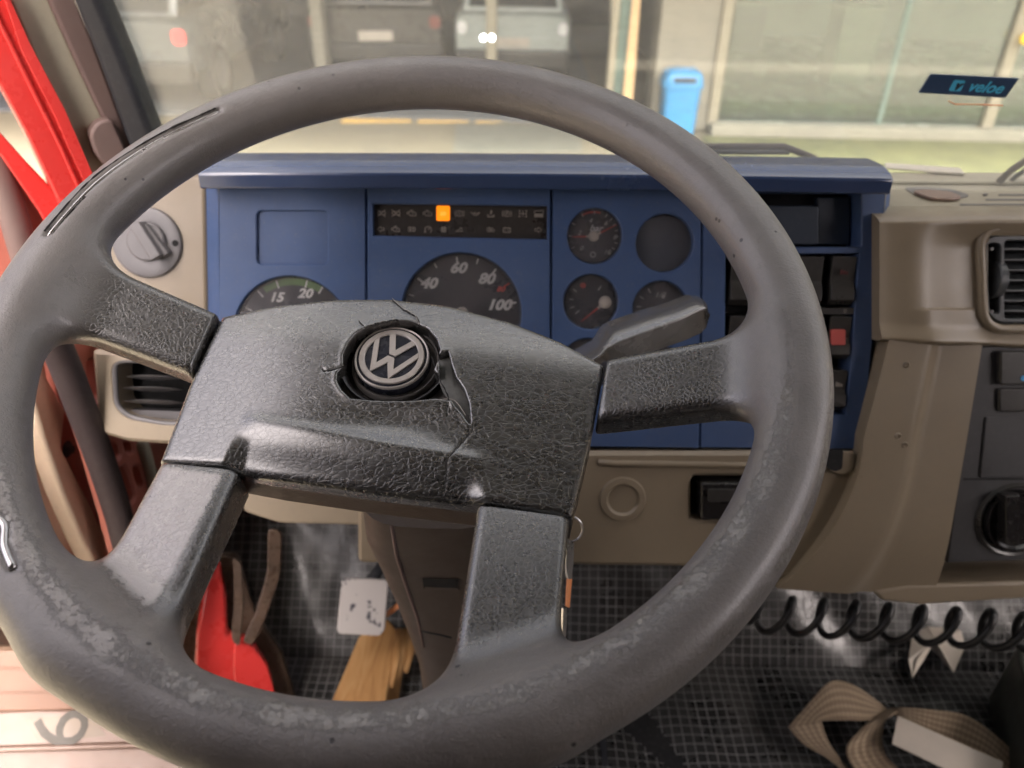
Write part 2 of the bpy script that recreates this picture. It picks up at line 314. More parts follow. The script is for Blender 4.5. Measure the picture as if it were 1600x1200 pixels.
def wheel_material():
    m, t, bs, out = NM('moulded_wheel'); v = coord(t)
    sp = nd(t, 'ShaderNodeAttribute', attribute_name='moulding').outputs['Fac']; wr = nd(t, 'ShaderNodeAttribute', attribute_name='wear_sheen').outputs['Fac']
    wn = nd(t, 'ShaderNodeTexNoise'); wn.inputs['Scale'].default_value = 60; wn.inputs['Detail'].default_value = 4; t.links.new(v, wn.inputs['Vector'])
    wv = nd(t, 'ShaderNodeVectorMath', operation='MULTIPLY_ADD'); t.links.new(wn.outputs['Color'], wv.inputs[0]); wv.inputs[1].default_value = (.004, .004, .004); t.links.new(v, wv.inputs[2])
    vo = nd(t, 'ShaderNodeTexVoronoi', feature='DISTANCE_TO_EDGE'); vo.inputs['Scale'].default_value = 360; t.links.new(wv.outputs[0], vo.inputs['Vector'])
    cells = ramp(t, vo.outputs['Distance'], [(0., 0.), (.15, .8), (.4, 1.)])
    fine = noise(t, v, 1500, 3, .7); mid = noise(t, v, 420, 4, .7)
    hs = math_(t, 'ADD', cells, math_(t, 'MULTIPLY', fine, .5)); streak = noise(t, coord(t, (1., 1., 1.)), 900, 2, .6); hr = math_(t, 'ADD', math_(t, 'MULTIPLY', mid, 1.1), math_(t, 'ADD', math_(t, 'MULTIPLY', fine, .5), math_(t, 'MULTIPLY', streak, .5)))
    h = math_(t, 'ADD', math_(t, 'MULTIPLY', hs, math_(t, 'MULTIPLY', sp, 1.)), math_(t, 'MULTIPLY', hr, math_(t, 'SUBTRACT', 1.9, math_(t, 'MULTIPLY', sp, 1.7))))
    tone = ramp(t, noise(t, v, 18, 6, .65), [(.3, 0.), (.72, 1.)])
    rimc = mixc(t, tone, (.158, .142, .130), (.22, .201, .185)); spc = mixc(t, tone, (.027, .025, .021), (.044, .041, .036))
    c = mixc(t, sp, rimc, spc)
    c = mixc(t, math_(t, 'MULTIPLY', math_(t, 'MULTIPLY', ramp(t, cells, [(0., 1.), (.5, 0.)]), .3), sp), c, (.12, .11, .10))
    # flaked and rubbed skin, ragged-edged, on the hands' side; left spokes' sheen painted in
    fl = noise(t, v, 260, 8, .88, .4); fl2 = noise(t, v, 34, 5, .7, .3)
    k = math_(t, 'ADD', math_(t, 'MULTIPLY', fl, 1.05), math_(t, 'MULTIPLY', fl2, .5))
    thr = math_(t, 'SUBTRACT', 1.14, math_(t, 'MULTIPLY', wr, .42)); dk = math_(t, 'SUBTRACT', k, thr)
    mask = ramp(t, dk, [(0., 0.), (.09, 1.)]); soft = ramp(t, dk, [(0., 0.), (.0, 0.), (.2, 1.)])
    edge = ramp(t, dk, [(0., 0.), (.012, 1.), (.05, 0.)])
    rub_sheen = math_(t, 'MULTIPLY', math_(t, 'SUBTRACT', wr, .95), 2.4, True)  # palest tone: mostly the painted sheen of the left spokes
    c = mixc(t, math_(t, 'MULTIPLY', mask, math_(t, 'ADD', math_(t, 'MULTIPLY', rub_sheen, .3), .58)), c, mixc(t, rub_sheen, (.34, .325, .29), (.52, .47, .45))); c = mixc(t, math_(t, 'MULTIPLY', edge, .08), c, (.06, .05, .042))
    grime = ramp(t, noise(t, v, 70, 5, .75), [(.55, 0.), (.75, 1.)]); c = mixc(t, math_(t, 'MULTIPLY', grime, .3), c, (.06, .05, .04))
    v2 = nd(t, 'ShaderNodeTexVoronoi'); v2.inputs['Scale'].default_value = 70; t.links.new(v, v2.inputs['Vector'])
    pit = math_(t, 'MULTIPLY', ramp(t, v2.outputs['Distance'], [(.0, 1.), (.07, 1.), (.1, 0.)]), ramp(t, noise(t, v, 17, 2), [(.54, 0.), (.58, 1.)]))
    c = mixc(t, pit, c, (.010, .008, .008)); t.links.new(c, bs.inputs['Base Color'])
    rg = ramp(t, noise(t, v, 45, 5, .7), [(.25, .30), (.75, .47)]); rg = mixc(t, sp, rg, ramp(t, noise(t, v, 50, 5, .7), [(.25, .2), (.75, .34)])); rg = mixc(t, math_(t, 'MULTIPLY', mask, .6), rg, (.28, .28, .28))
    t.links.new(rg, bs.inputs['Roughness']); bs.inputs['Specular IOR Level'].default_value = 1.
    t.links.new(math_(t, 'ADD', math_(t, 'MULTIPLY', sp, .75), .2), bs.inputs['Coat Weight']); bs.inputs['Coat IOR'].default_value = 2.0; bs.inputs['Coat Roughness'].default_value = .26
    b0 = bump(t, None, h, .00024); b1 = bump(t, None, math_(t, 'SUBTRACT', mask, math_(t, 'MULTIPLY', pit, 2.)), .00022, prev=b0); t.links.new(b1, bs.inputs['Normal']); return m
M['rim'] = wheel_material(); M['spoke'] = M['rim']

# ------------------------------------------------------------------ implicit surfaces -> meshes (surface nets)
def smin(a, b, k): h = np.clip(.5+.5*(b-a)/k, 0, 1); return b*(1-h)+a*h-k*h*(1-h)
def smax(a, b, k): return -smin(-a, -b, k)
def sdpoly(X, Y, P):
    P = np.array(P, np.float32); SH = np.broadcast(X, Y).shape; d = np.full(SH, 1e9, np.float32); s = np.ones(SH, bool)
    for i in range(len(P)):
        a = P[i]; b = P[i-1]; e = b-a; wx = X-a[0]; wy = Y-a[1]
        q = np.clip((wx*e[0]+wy*e[1])/(e@e+1e-9), 0, 1); d = np.minimum(d, (wx-e[0]*q)**2+(wy-e[1]*q)**2)
        c1 = (Y >= a[1]) | (X < -1e9); c2 = (Y < b[1]) | (X < -1e9); c3 = e[0]*wy > e[1]*wx
        s ^= (c1 & c2 & c3) | (~c1 & ~c2 & ~c3)
    return np.sqrt(d)*np.where(s, 1, -1)
def sdline(X, Y, P):
    d = np.full(np.broadcast(X, Y).shape, 1e9, np.float32)
    for a, b in zip(P[:-1], P[1:]):
        a = np.array(a); b = np.array(b); e = b-a; wx = X-a[0]; wy = Y-a[1]; q = np.clip((wx*e[0]+wy*e[1])/(e@e+1e-9), 0, 1)
        d = np.minimum(d, (wx-e[0]*q)**2+(wy-e[1]*q)**2)
    return np.sqrt(d)
def surfnets(f, lo, st):
    nx, ny, nz = f.shape; s = f < 0
    acc = np.zeros((nx-1, ny-1, nz-1, 3), np.float32); cnt = np.zeros((nx-1, ny-1, nz-1), np.float32)
    inside = np.zeros(cnt.shape, np.int8)
    for i in (0, 1):
        for j in (0, 1):
            for k in (0, 1): inside += s[i:nx-1+i, j:ny-1+j, k:nz-1+k]
    act = (inside > 0) & (inside < 8); idx = np.argwhere(act); I, J, K = idx.T
    A = np.zeros((len(idx), 3), np.float64); C = np.zeros(len(idx))
    cor = [(0, 0, 0), (1, 0, 0), (0, 1, 0), (1, 1, 0), (0, 0, 1), (1, 0, 1), (0, 1, 1), (1, 1, 1)]
    val = [f[I+a, J+b, K+c] for a, b, c in cor]
    for p in range(8):
        for q in range(p+1, 8):
            dlt = np.array(cor[q])-np.array(cor[p])
            if np.abs(dlt).sum() != 1: continue
            vp, vq = val[p], val[q]; m = (vp < 0) != (vq < 0); t = vp[m]/(vp[m]-vq[m])
            A[m] += np.array(cor[p])+t[:, None]*dlt; C[m] += 1
    V = idx+A/C[:, None]
    num = np.full(cnt.shape, -1, np.int64); num[I, J, K] = np.arange(len(idx)); Fs = []
    for ax in range(3):
        sl0 = [slice(None)]*3; sl1 = [slice(None)]*3; sl0[ax] = slice(0, -1); sl1[ax] = slice(1, None)
        e = s[tuple(sl0)] != s[tuple(sl1)]; E_ = np.argwhere(e); o1, o2 = [a for a in range(3) if a != ax]
        ok = (E_[:, o1] > 0) & (E_[:, o2] > 0) & (E_[:, o1] < f.shape[o1]-1) & (E_[:, o2] < f.shape[o2]-1); E_ = E_[ok]
        def g(d1, d2): q = E_.copy(); q[:, o1] -= d1; q[:, o2] -= d2; return num[q[:, 0], q[:, 1], q[:, 2]]
        quad = np.stack([g(1, 1), g(0, 1), g(0, 0), g(1, 0)], 1)
        fl = s[E_[:, 0], E_[:, 1], E_[:, 2]]
        if ax == 1: fl = ~fl
        quad[~fl] = quad[~fl][:, ::-1]; Fs.append(quad)
    # smooth normals from the gradient of the field, and a projection step onto it
    G = np.gradient(f)
    def samp(a, P):
        i = np.clip(np.floor(P).astype(int), 0, np.array(f.shape)-2); fr = P-i; o = 0
        for c in cor:
            wt = np.prod(np.where(np.array(c), fr, 1-fr), 1); o = o+wt*a[i[:, 0]+c[0], i[:, 1]+c[1], i[:, 2]+c[2]]
        return o
    for _ in range(2):
        g_ = np.stack([samp(a, V) for a in G], 1); n2 = (g_**2).sum(1)+1e-9; stp = samp(f, V)[:, None]*g_/n2[:, None]
        V = V-np.clip(stp, -.4, .4)
    g_ = np.stack([samp(a, V) for a in G], 1); N = g_/(np.linalg.norm(g_, axis=1)[:, None]+1e-9)
    return V*st+np.array(lo), np.concatenate(Fs), N
def net_mesh(name, fr, V, Q, N, mat, parent, sel=None, attr=None, attr2=None):   # V in mm in the frame
    if sel is not None:
        Q = Q[sel]; used = np.unique(Q); mp = np.full(len(V), -1); mp[used] = np.arange(len(used)); Q = mp[Q]; V = V[used]; N = N[used]
        if attr is not None: attr = attr[used]; attr2 = attr2[used]
    W = fr.o+(V[:, :1]*fr.u+V[:, 1:2]*fr.v+V[:, 2:]*fr.n)*.001-ORG[parent.name]
    Nw = N[:, :1]*fr.u+N[:, 1:2]*fr.v+N[:, 2:]*fr.n
    me = bpy.data.meshes.new(name); me.vertices.add(len(W)); me.vertices.foreach_set('co', W.astype(np.float32).ravel())
    me.loops.add(Q.size); me.loops.foreach_set('vertex_index', Q.astype(np.int32).ravel())
    me.polygons.add(len(Q)); me.polygons.foreach_set('loop_start', np.arange(0, Q.size, 4, dtype=np.int32)); me.polygons.foreach_set('loop_total', np.full(len(Q), 4, np.int32))
    me.update(calc_edges=True); me.validate()
    me.polygons.foreach_set('use_smooth', [True]*len(me.polygons))
    if len(me.vertices) == len(Nw): me.normals_split_custom_set_from_vertices(Nw.tolist())
    if attr is not None:
        a = me.attributes.new('wear_sheen', 'FLOAT', 'POINT'); a.data.foreach_set('value', attr.astype(np.float32)); a = me.attributes.new('moulding', 'FLOAT', 'POINT'); a.data.foreach_set('value', attr2.astype(np.float32))
    o = link(name, me, mat, parent, smooth=None); ORG[o.name] = ORG[parent.name]; return o

# ------------------------------------------------------------------ steering wheel
wu = np.array([0.99984132, -0.00765454, 0.01608567]); wv_ = np.array([0., 0.90297616, 0.42969064]); wn_ = np.array([-0.01781406, -0.42962246, 0.90283288])
wc = np.array([-0.06754599, 0.4157896, 1.78413932]); al = R(7.4)
WH = Frame(wc, wu*math.cos(al)-wv_*math.sin(al), wu*math.sin(al)+wv_*math.cos(al), wn_)
def wl(px, py, h): a, b = WH.ab(px, py, h*.001); return (a*1000, b*1000)
wheel = thing('steering_wheel', wc-wn_*.03, 'worn four-spoke truck steering wheel with a cracked hub cover and round emblem', 'steering wheel')
HUB = [(-131, 14), (-97, 28), (-60, 38.5), (-22, 44.5), (18, 44.5), (62, 36), (96, 25), (125.5, 11), (122, -44), (116, -97), (60, -96.5), (0, -97.5), (-60, -97), (-88, -95.5), (-129, -97), (-132, -42)]
def torus_hit(px, py):                     # a point of the rim surface seen at this picture position, in wheel mm
    d = ray(px, py); d /= np.linalg.norm(d); o = np.array([(CAM-WH.o)@WH.u, (CAM-WH.o)@WH.v, (CAM-WH.o)@WH.n])*1000
    dd = np.array([d@WH.u, d@WH.v, d@WH.n]); t = 150.
    best = (1e9, None)
    for _ in range(200):
        p = o+dd*t; q = math.hypot(math.hypot(p[0], p[1])-235, p[2])-19.5
        if q < best[0]: best = (q, p.copy())
        if q < .02: break
        t += q
    return best[1]
def build_wheel():
    st = 1.7; X, Y, Z = np.meshgrid(np.arange(-262, 262, st, dtype=np.float32), np.arange(-262, 262, st, dtype=np.float32), np.arange(-82, 24, st, dtype=np.float32), indexing='ij', sparse=True)
    rim = np.sqrt((np.sqrt(X*X+Y*Y)-235)**2+(Z*1.0)**2)-19.5
    def bar(p0, p1, w0, w1, t0, t1, r):    # tapering rounded bar between two points (x, y, z of its mid-line)
        p0 = np.array(p0, float); p1 = np.array(p1, float); e = p1[:2]-p0[:2]; L = np.linalg.norm(e); e /= L; nx_, ny_ = -e[1], e[0]
        s = (X-p0[0])*e[0]+(Y-p0[1])*e[1]; q = np.clip(s/L, -.2, 1.2); c = (X-p0[0])*nx_+(Y-p0[1])*ny_
        zc = p0[2]+(p1[2]-p0[2])*q; hw = w0+(w1-w0)*q; ht = t0+(t1-t0)*q
        # the underside is drawn in a little, as a moulding is
        hw2 = hw+(Z-zc-ht)*.10
        dx = np.abs(c)-hw2+r; dy = np.abs(Z-zc)-ht+r; ds = np.abs(s-L/2)-L/2+r
        return np.sqrt(np.maximum(dx, 0)**2+np.maximum(dy, 0)**2+np.maximum(ds, 0)**2)+np.minimum(np.maximum(np.maximum(dx, dy), ds), 0)-r
    b = [bar((-124, -12, -43), (-226, 4, -14), 24, 27, 14.5, 13, 8),
         bar((118, -11, -43), (226, 6, -14), 23, 27, 14.5, 13, 8),
         bar((-103, -90, -48), (-96, -214, -14), 24.5, 25, 20, 14, 7),
         bar((88, -90, -48), (92, -214, -14), 27, 25, 20, 14, 7)]
    # shallow groove along the moulding's parting line under the spokes is left to the material; keep a clean gap round the hub cover
    hub2 = sdpoly(X[:, :, 0], Y[:, :, 0], HUB)[:, :, None]
    sp = b[0]
    for q in b[1:]: sp = np.minimum(sp, q)
    f = smin(rim, sp, 30.)
    f = smax(f, -(hub2-1.3), 1.2)
    slit = [torus_hit(*p) for p in ((72, 366), (100, 333), (140, 290), (180, 258), (225, 229), (270, 204), (310, 186), (342, 171))]
    for a, c in zip(slit[:-1], slit[1:]):
        e = c-a; q = np.clip(((X-a[0])*e[0]+(Y-a[1])*e[1]+(Z-a[2])*e[2])/(e@e), 0, 1)
        f = np.maximum(f, 2.3-np.sqrt((X-a[0]-e[0]*q)**2+(Y-a[1]-e[1]*q)**2+(Z-a[2]-e[2]*q)**2))
    gash = [torus_hit(*p) for p in ((-6, 806), (6, 818), (4, 850), (18, 886))]
    for a, c in zip(gash[:-1], gash[1:]):
        e = c-a; q = np.clip(((X-a[0])*e[0]+(Y-a[1])*e[1]+(Z-a[2])*e[2])/(e@e), 0, 1)
        f = np.maximum(f, 2.6-np.sqrt((X-a[0]-e[0]*q)**2+(Y-a[1]-e[1]*q)**2+(Z-a[2]-e[2]*q)**2))
    V, Q, N = surfnets(f.astype(np.float32), (-262, -262, -82), st)
    vr = np.sqrt((np.hypot(V[:, 0], V[:, 1])-235)**2+V[:, 2]**2)-19.5
    ang = np.degrees(np.arctan2(V[:, 1], V[:, 0])); rad = np.hypot(V[:, 0], V[:, 1])
    # wear: the driver's side shoulder, strongest at lower right and bottom
    shoulder = np.exp(-((rad-226)/7.)**2)*(V[:, 2] > 0)
    wz = .3+1.05*np.exp(-((ang+28)/36.)**2)+.75*np.exp(-((ang+95)/32.)**2)+.45*np.exp(-((ang-52)/18.)**2)+.5*np.exp(-((ang+140)/20.)**2)
    shoulder2 = np.exp(-((rad-251)/4.5)**2)*(V[:, 2] > -14)*np.exp(-((ang+10)/40.)**2)*1.1
    wear_sheen = np.clip(shoulder*wz+shoulder2, 0, 1.05)
    wear_sheen = np.clip(wear_sheen+.6*np.exp(-((vr-9)/8.)**2)*(V[:, 1] < -120)*(V[:, 2] > -20), 0, 1)
    bl_sheen = np.clip((vr+2)/22, 0, 1)*np.clip((-79-V[:, 0])/8, 0, 1)*np.clip((-97-V[:, 1])/10+.35, 0, 1)*np.clip((N[:, 2]-.6)*4, 0, 1)  # sky sheen of the lower-left spoke, painted as pale skin
    wear_sheen = np.clip(wear_sheen+1.45*bl_sheen, 0, 1.45)
    lu_sheen = (V[:, 0] < -125)*(V[:, 1] > 0)*(vr > 3)*(N[:, 2] > .3); wear_sheen = np.clip(wear_sheen+.75*lu_sheen, 0, 1.4)  # sheen along the upper-left spoke, painted the same way
    cen = V[Q].mean(1)
    vq = np.sqrt((np.hypot(cen[:, 0], cen[:, 1])-235)**2+cen[:, 2]**2)-19.5; rq = np.hypot(cen[:, 0], cen[:, 1])
    q_ = np.clip((vr-1.)/26., 0, 1); mould = q_*q_*(3-2*q_)
    isr = (vq < 3.5) | (rq > 222)
    net_mesh('rim', WH, V, Q, N, M['rim'], wheel, isr, wear_sheen, mould)
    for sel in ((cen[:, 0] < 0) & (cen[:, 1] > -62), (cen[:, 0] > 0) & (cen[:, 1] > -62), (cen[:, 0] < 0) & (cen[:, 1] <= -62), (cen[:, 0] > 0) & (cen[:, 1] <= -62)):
        net_mesh('spoke', WH, V, Q, N, M['spoke'], wheel, (~isr) & sel, wear_sheen, mould)
    lu = (~isr) & (cen[:, 0] < 0) & (cen[:, 1] > -62) & False
    for P_, w_ in (([(x-5, y-3) for x, y in ((74, 364), (100, 333), (140, 290), (180, 258), (225, 229), (270, 204), (310, 186), (342, 172))], .0006), ([(x+5, y+4) for x, y in ((74, 366), (100, 333), (128, 303))], .0005)):
        rg = random.Random(11); Q_ = spline([WH.p(*(torus_hit(*p)*.001)) for p in P_], 7); tube('crack', Q_, [w_*rg.uniform(.3, 1.3) for _ in Q_], M['crack'], wheel, n=6)
    # bare metal core showing in the two splits
    toW = lambda P: [WH.p(*(p*.001)) for p in P]
    core = lambda P, k: [p*np.array([1, 1, 1])-k*(p-np.array([p[0]/math.hypot(p[0], p[1])*235, p[1]/math.hypot(p[0], p[1])*235, 0]))/19.5 for p in P]
    tube('metal_core', toW(core(spline(slit, 4), 2.3)), [.0006]+[.0014]*27+[.0006], M['steel'], wheel)
    tube('metal_core', toW(core(spline(gash, 4), 2.6)), .0021, M['steel'], wheel)
    for k in range(1):
        pass
build_wheel()
HOLE = [wl(*p, -27) for p in ((570, 514), (590, 507), (618, 501), (645, 503), (668, 513), (682, 530), (688, 548), (685, 566), (678, 580), (700, 604), (708, 624), (716, 626), (722, 634), (733, 652), (734, 664), (727, 655), (720, 642), (705, 628), (680, 625), (640, 628), (600, 628), (570, 626), (548, 624), (535, 612), (527, 598), (528, 585), (537, 574), (537, 556), (545, 537), (556, 523))]
TEAR = [wl(*p, -27) for p in ((688, 556), (700, 552), (705, 572), (712, 592), (724, 610), (732, 632), (735, 662), (724, 648), (710, 632), (704, 618), (694, 606), (688, 590))]
CR1 = [wl(*p, -27) for p in ((611, 463), (620, 472), (630, 482), (642, 489), (650, 494), (655, 505), (652, 512))]
CR2 = [wl(*p, -27) for p in ((732, 650), (733, 668), (729, 685), (718, 698), (706, 712), (698, 724), (697, 745), (692, 765))]
CR3 = [wl(*p, -27) for p in ((504, 578), (508, 582), (526, 579), (538, 574))]
CR4 = [wl(*p, -27) for p in ((561, 501), (565, 508), (570, 511))]
CR5 = [wl(*p, -27) for p in ((675, 560), (690, 600), (700, 622), (702, 650))]
HTOP = {}
def build_hub():
    st = 1.0; X, Y, Z = np.meshgrid(np.arange(-142, 136, st, dtype=np.float32), np.arange(-108, 56, st, dtype=np.float32), np.arange(-76, -12, st, dtype=np.float32), indexing='ij', sparse=True)
    x, y = X[:, :, 0], Y[:, :, 0]
    d2 = sdpoly(x, y, HUB)
    # top surface: gently domed, dropping off in a ledge towards the driver between the two lower spokes
    top = -24.5-6.5*((x+4)/130)**2-6.5*np.clip((y+8)/52, 0, 1)**2
    def sst(a, b, q): t = np.clip((q-a)/(b-a), 0, 1); return t*t*(3-2*t)
    yl = -72-.05*(x+20)+.00035*(x+15)**2*0-4*((x-58)/60)**2*0
    mid = sst(-90, -78, x)*(1-sst(52, 68, x))
    top = top-6.5*(sst(0, 1, (yl-y)/27.))*mid-1.2*np.exp(-((y-yl-4)/5)**2)*mid*(-1)
    top = top+.5*np.exp(-(((x-62)/10)**2+((y+86)/14)**2))
    # sagging dent below the emblem
    top = top-3.0*np.exp(-(((x-4)/34)**2+((y+52)/13)**2))
    base_top = top.copy()
    for C_, dp, wd in ((CR1, 1.6, .75), (CR2, 1.5, .7), (CR3, 1.8, .8), (CR4, 1.6, .7), (CR5, 1.2, .6)):
        l = sdline(x, y, C_); top = top-dp*.25*np.clip(1.4-l/wd, 0, 1)+.06*np.exp(-((l-1.9)/1.1)**2)
    HTOP['t'] = base_top
    tr = sdpoly(x, y, TEAR)-.4; top = top+.2*np.exp(-((tr-1.4)/1.)**2)
    ho = sdpoly(x, y, HOLE); top = top+.25*np.exp(-((ho-1.2)/1.4)**2)
    f = smax(smax(d2[:, :, None], (Z-top[:, :, None])*.92, 5.0), -66-Z, 4.)
    # the flank below the cover flares a touch
    cut = np.maximum(ho[:, :, None], -46-Z)
    f = np.maximum(f, -cut); f = np.maximum(f, -np.maximum(tr[:, :, None], -32.-Z))
    V, Q, N = surfnets(f.astype(np.float32), (-142, -108, -76), st)
    back = V[Q].mean(1)[:, 2] < -43
    net_mesh('hub_cover', WH, V, Q, N, M['hub'], wheel, ~back, V[:, 0]*0, V[:, 0]*0); net_mesh('hub_back_shell', WH, V, Q, N, M['backshell'], wheel, back, V[:, 0]*0, V[:, 0]*0)
    rng = random.Random(3)
    return
build_hub()
def crack_line(C_, w0, seed):
    rg = random.Random(seed); P = spline(C_, 6); T = HTOP['t']; n = len(P); out = []
    for i, (a, b) in enumerate(P):
        a += rg.uniform(-.35, .35); b += rg.uniform(-.25, .25); ii = min(T.shape[0]-1, max(0, int(round(a+142)))); jj = min(T.shape[1]-1, max(0, int(round(b+108))))
        out.append(WH.p(a*.001, b*.001, (float(T[ii, jj])-.42)*.001))
    rr = [w0*(.35+.65*math.sin(math.pi*min(1, (i+.5)/n))**.5)*rg.uniform(.6, 1.3) for i in range(n)]
    tube('crack', out, rr, M['crack'], wheel, n=6)
for q, (C_, w_) in enumerate(((CR1, .0007), (CR2, .00052), (CR3, .0007), (CR4, .0006), (CR5, .0005))): crack_line(C_, w_, q)
def tear_foam():
    P = offs([(a*.001, b*.001) for a, b in TEAR], .0012); rg = random.Random(4); n = len(P)
    V = [WH.p(a, b, -.0316) for a, b in P]; c = P.mean(0); V.append(WH.p(c[0], c[1], -.0298)); V += [WH.p(*((p+c)/2+np.array([rg.uniform(-.0006, .0006), 0])), -.0296-rg.uniform(0, .0008)) for p in P]
    Fs = [(i, (i+1) % n, n+1+(i+1) % n, n+1+i) for i in range(n)]+[(n+1+i, n+1+(i+1) % n, n) for i in range(n)]
    mk('exposed_foam', V, Fs, M['foamgrey'], wheel, smooth=True)
M['foamgrey'] = plain('exposed_foam', (.17, .17, .155), .8, var=.4, grain=.0005, gscale=260, dirt=.7, sc=60); tear_foam()
def build_emblem():
    e0 = wl(612, 557, -33); cx, cy = e0[0]*.001, e0[1]*.001
    rot = -17.
    # dark funnel under the hole
    lathe('emblem_well', WH, cx+.002, cy-.001, [(.0, -.045), (.028, -.045), (.0288, -.041), (.031, -.039), (.0335, -.0345), (.0350, -.034), (.0352, -.046)], M['blackgloss'], wheel, autos=50)
    lathe('well_ring', WH, cx+.0025, cy-.001, [(.0268, -.042), (.0268, -.0375), (.0276, -.0365), (.0284, -.0375), (.0290, -.041)], M['foam'], wheel)
    # torn liner seen under the cover
    pl = [(a*.001, b*.001) for a, b in offs([wl(*p, -36) for p in ((528, 590), (545, 560), (600, 600), (690, 590), (700, 600), (740, 660), (700, 660), (560, 640), (530, 625))], 1)]
    MB().prism([WH.p(a, b, -.044) for a, b in pl], [WH.p(a, b, -.041) for a, b in pl]).build('torn_liner', M['foam'], wheel)
    em = lathe('emblem', WH, cx, cy, [(0, -.0335), (.0198, -.0335), (.0205, -.034), (.0238, -.034), (.0248, -.036), (.0248, -.044)], M['emblem'], wheel, autos=30)
    lathe('emblem_ring', WH, cx, cy, [(.0172, -.0336), (.0173, -.0326), (.0178, -.0322), (.0207, -.0322), (.0211, -.0326), (.0212, -.0336)], M['chrome'], em)
    lathe('emblem_rim', WH, cx, cy, [(.0226, -.0345), (.0228, -.0335), (.0234, -.0332), (.0240, -.0336), (.0243, -.0350)], M['chrome'], em)
    def stroke(poly):
        c, s = math.cos(R(rot)), math.sin(R(rot)); P = [(cx+(x*c-y*s)*.001, cy+(x*s+y*c)*.001) for x, y in poly]
        return [WH.p(a, b, -.0337) for a, b in P], [WH.p(a, b, -.0323) for a, b in P]
    r = 17.4
    def on(a): return (r*math.sin(R(a)), r*math.cos(R(a)))
    mb = MB()                              # V over W
    Vp = [on(-33), on(-20), (0, 4.6), on(20), on(33), (2.4, .9), (-2.4, .9)]
    for q in ([on(-34), on(-21), (0, 5.0), (-2.3, .9)], [on(21), on(34), (2.3, .9), (0, 5.0)], [(-2.3, .9), (0, 5.0), (2.3, .9)]): mb.prism(*stroke(q))
    Wl = [on(-69), on(-56), (-6.1, -9.6), (-2.2, -.7), (0, -.7), (0, -5.0), (-5.4, -17.0+.5), (-7.6, -15.6)]
    mb2 = [[on(-70), on(-56.5), (-6.3, -8.6), (-6.7, -16.2)], [(-6.3, -8.6), (-2.3, -.6), (0, -5.3), (-6.7, -16.2)], [(-2.3, -.6), (2.3, -.6), (0, -5.3)],
           [(2.3, -.6), (6.3, -8.6), (6.7, -16.2), (0, -5.3)], [(6.3, -8.6), on(56.5), on(70), (6.7, -16.2)]]
    for q in mb2: mb.prism(*stroke(q))
    mb.build('emblem_letters', M['chrome'], em)
build_emblem()
# lifted flap edges round the tear
def lip(pts, h, r, mat):
    P = spline([(*[q*.001 for q in wl(*p, h)], h*.001) for p in pts], 5)
    rr = [r*(.55+.45*math.sin(i*1.7)**2)*(1 if 0 < i < len(P)-1 else .3) for i in range(len(P))]
    tube('torn_lip', [WH.p(*p) for p in P], rr, mat, wheel, n=6)
lip(((640, 628), (680, 625), (705, 624), (716, 632), (728, 650)), -27.0, .00045, M['tearedge'])
lip(((734, 650), (736, 664), (733, 680), (724, 694), (712, 706)), -26.9, .0003, M['tearedge'])
lip(((612, 465), (628, 480), (642, 488), (650, 495), (655, 508)), -26.3, .00022, M['tearedge'])

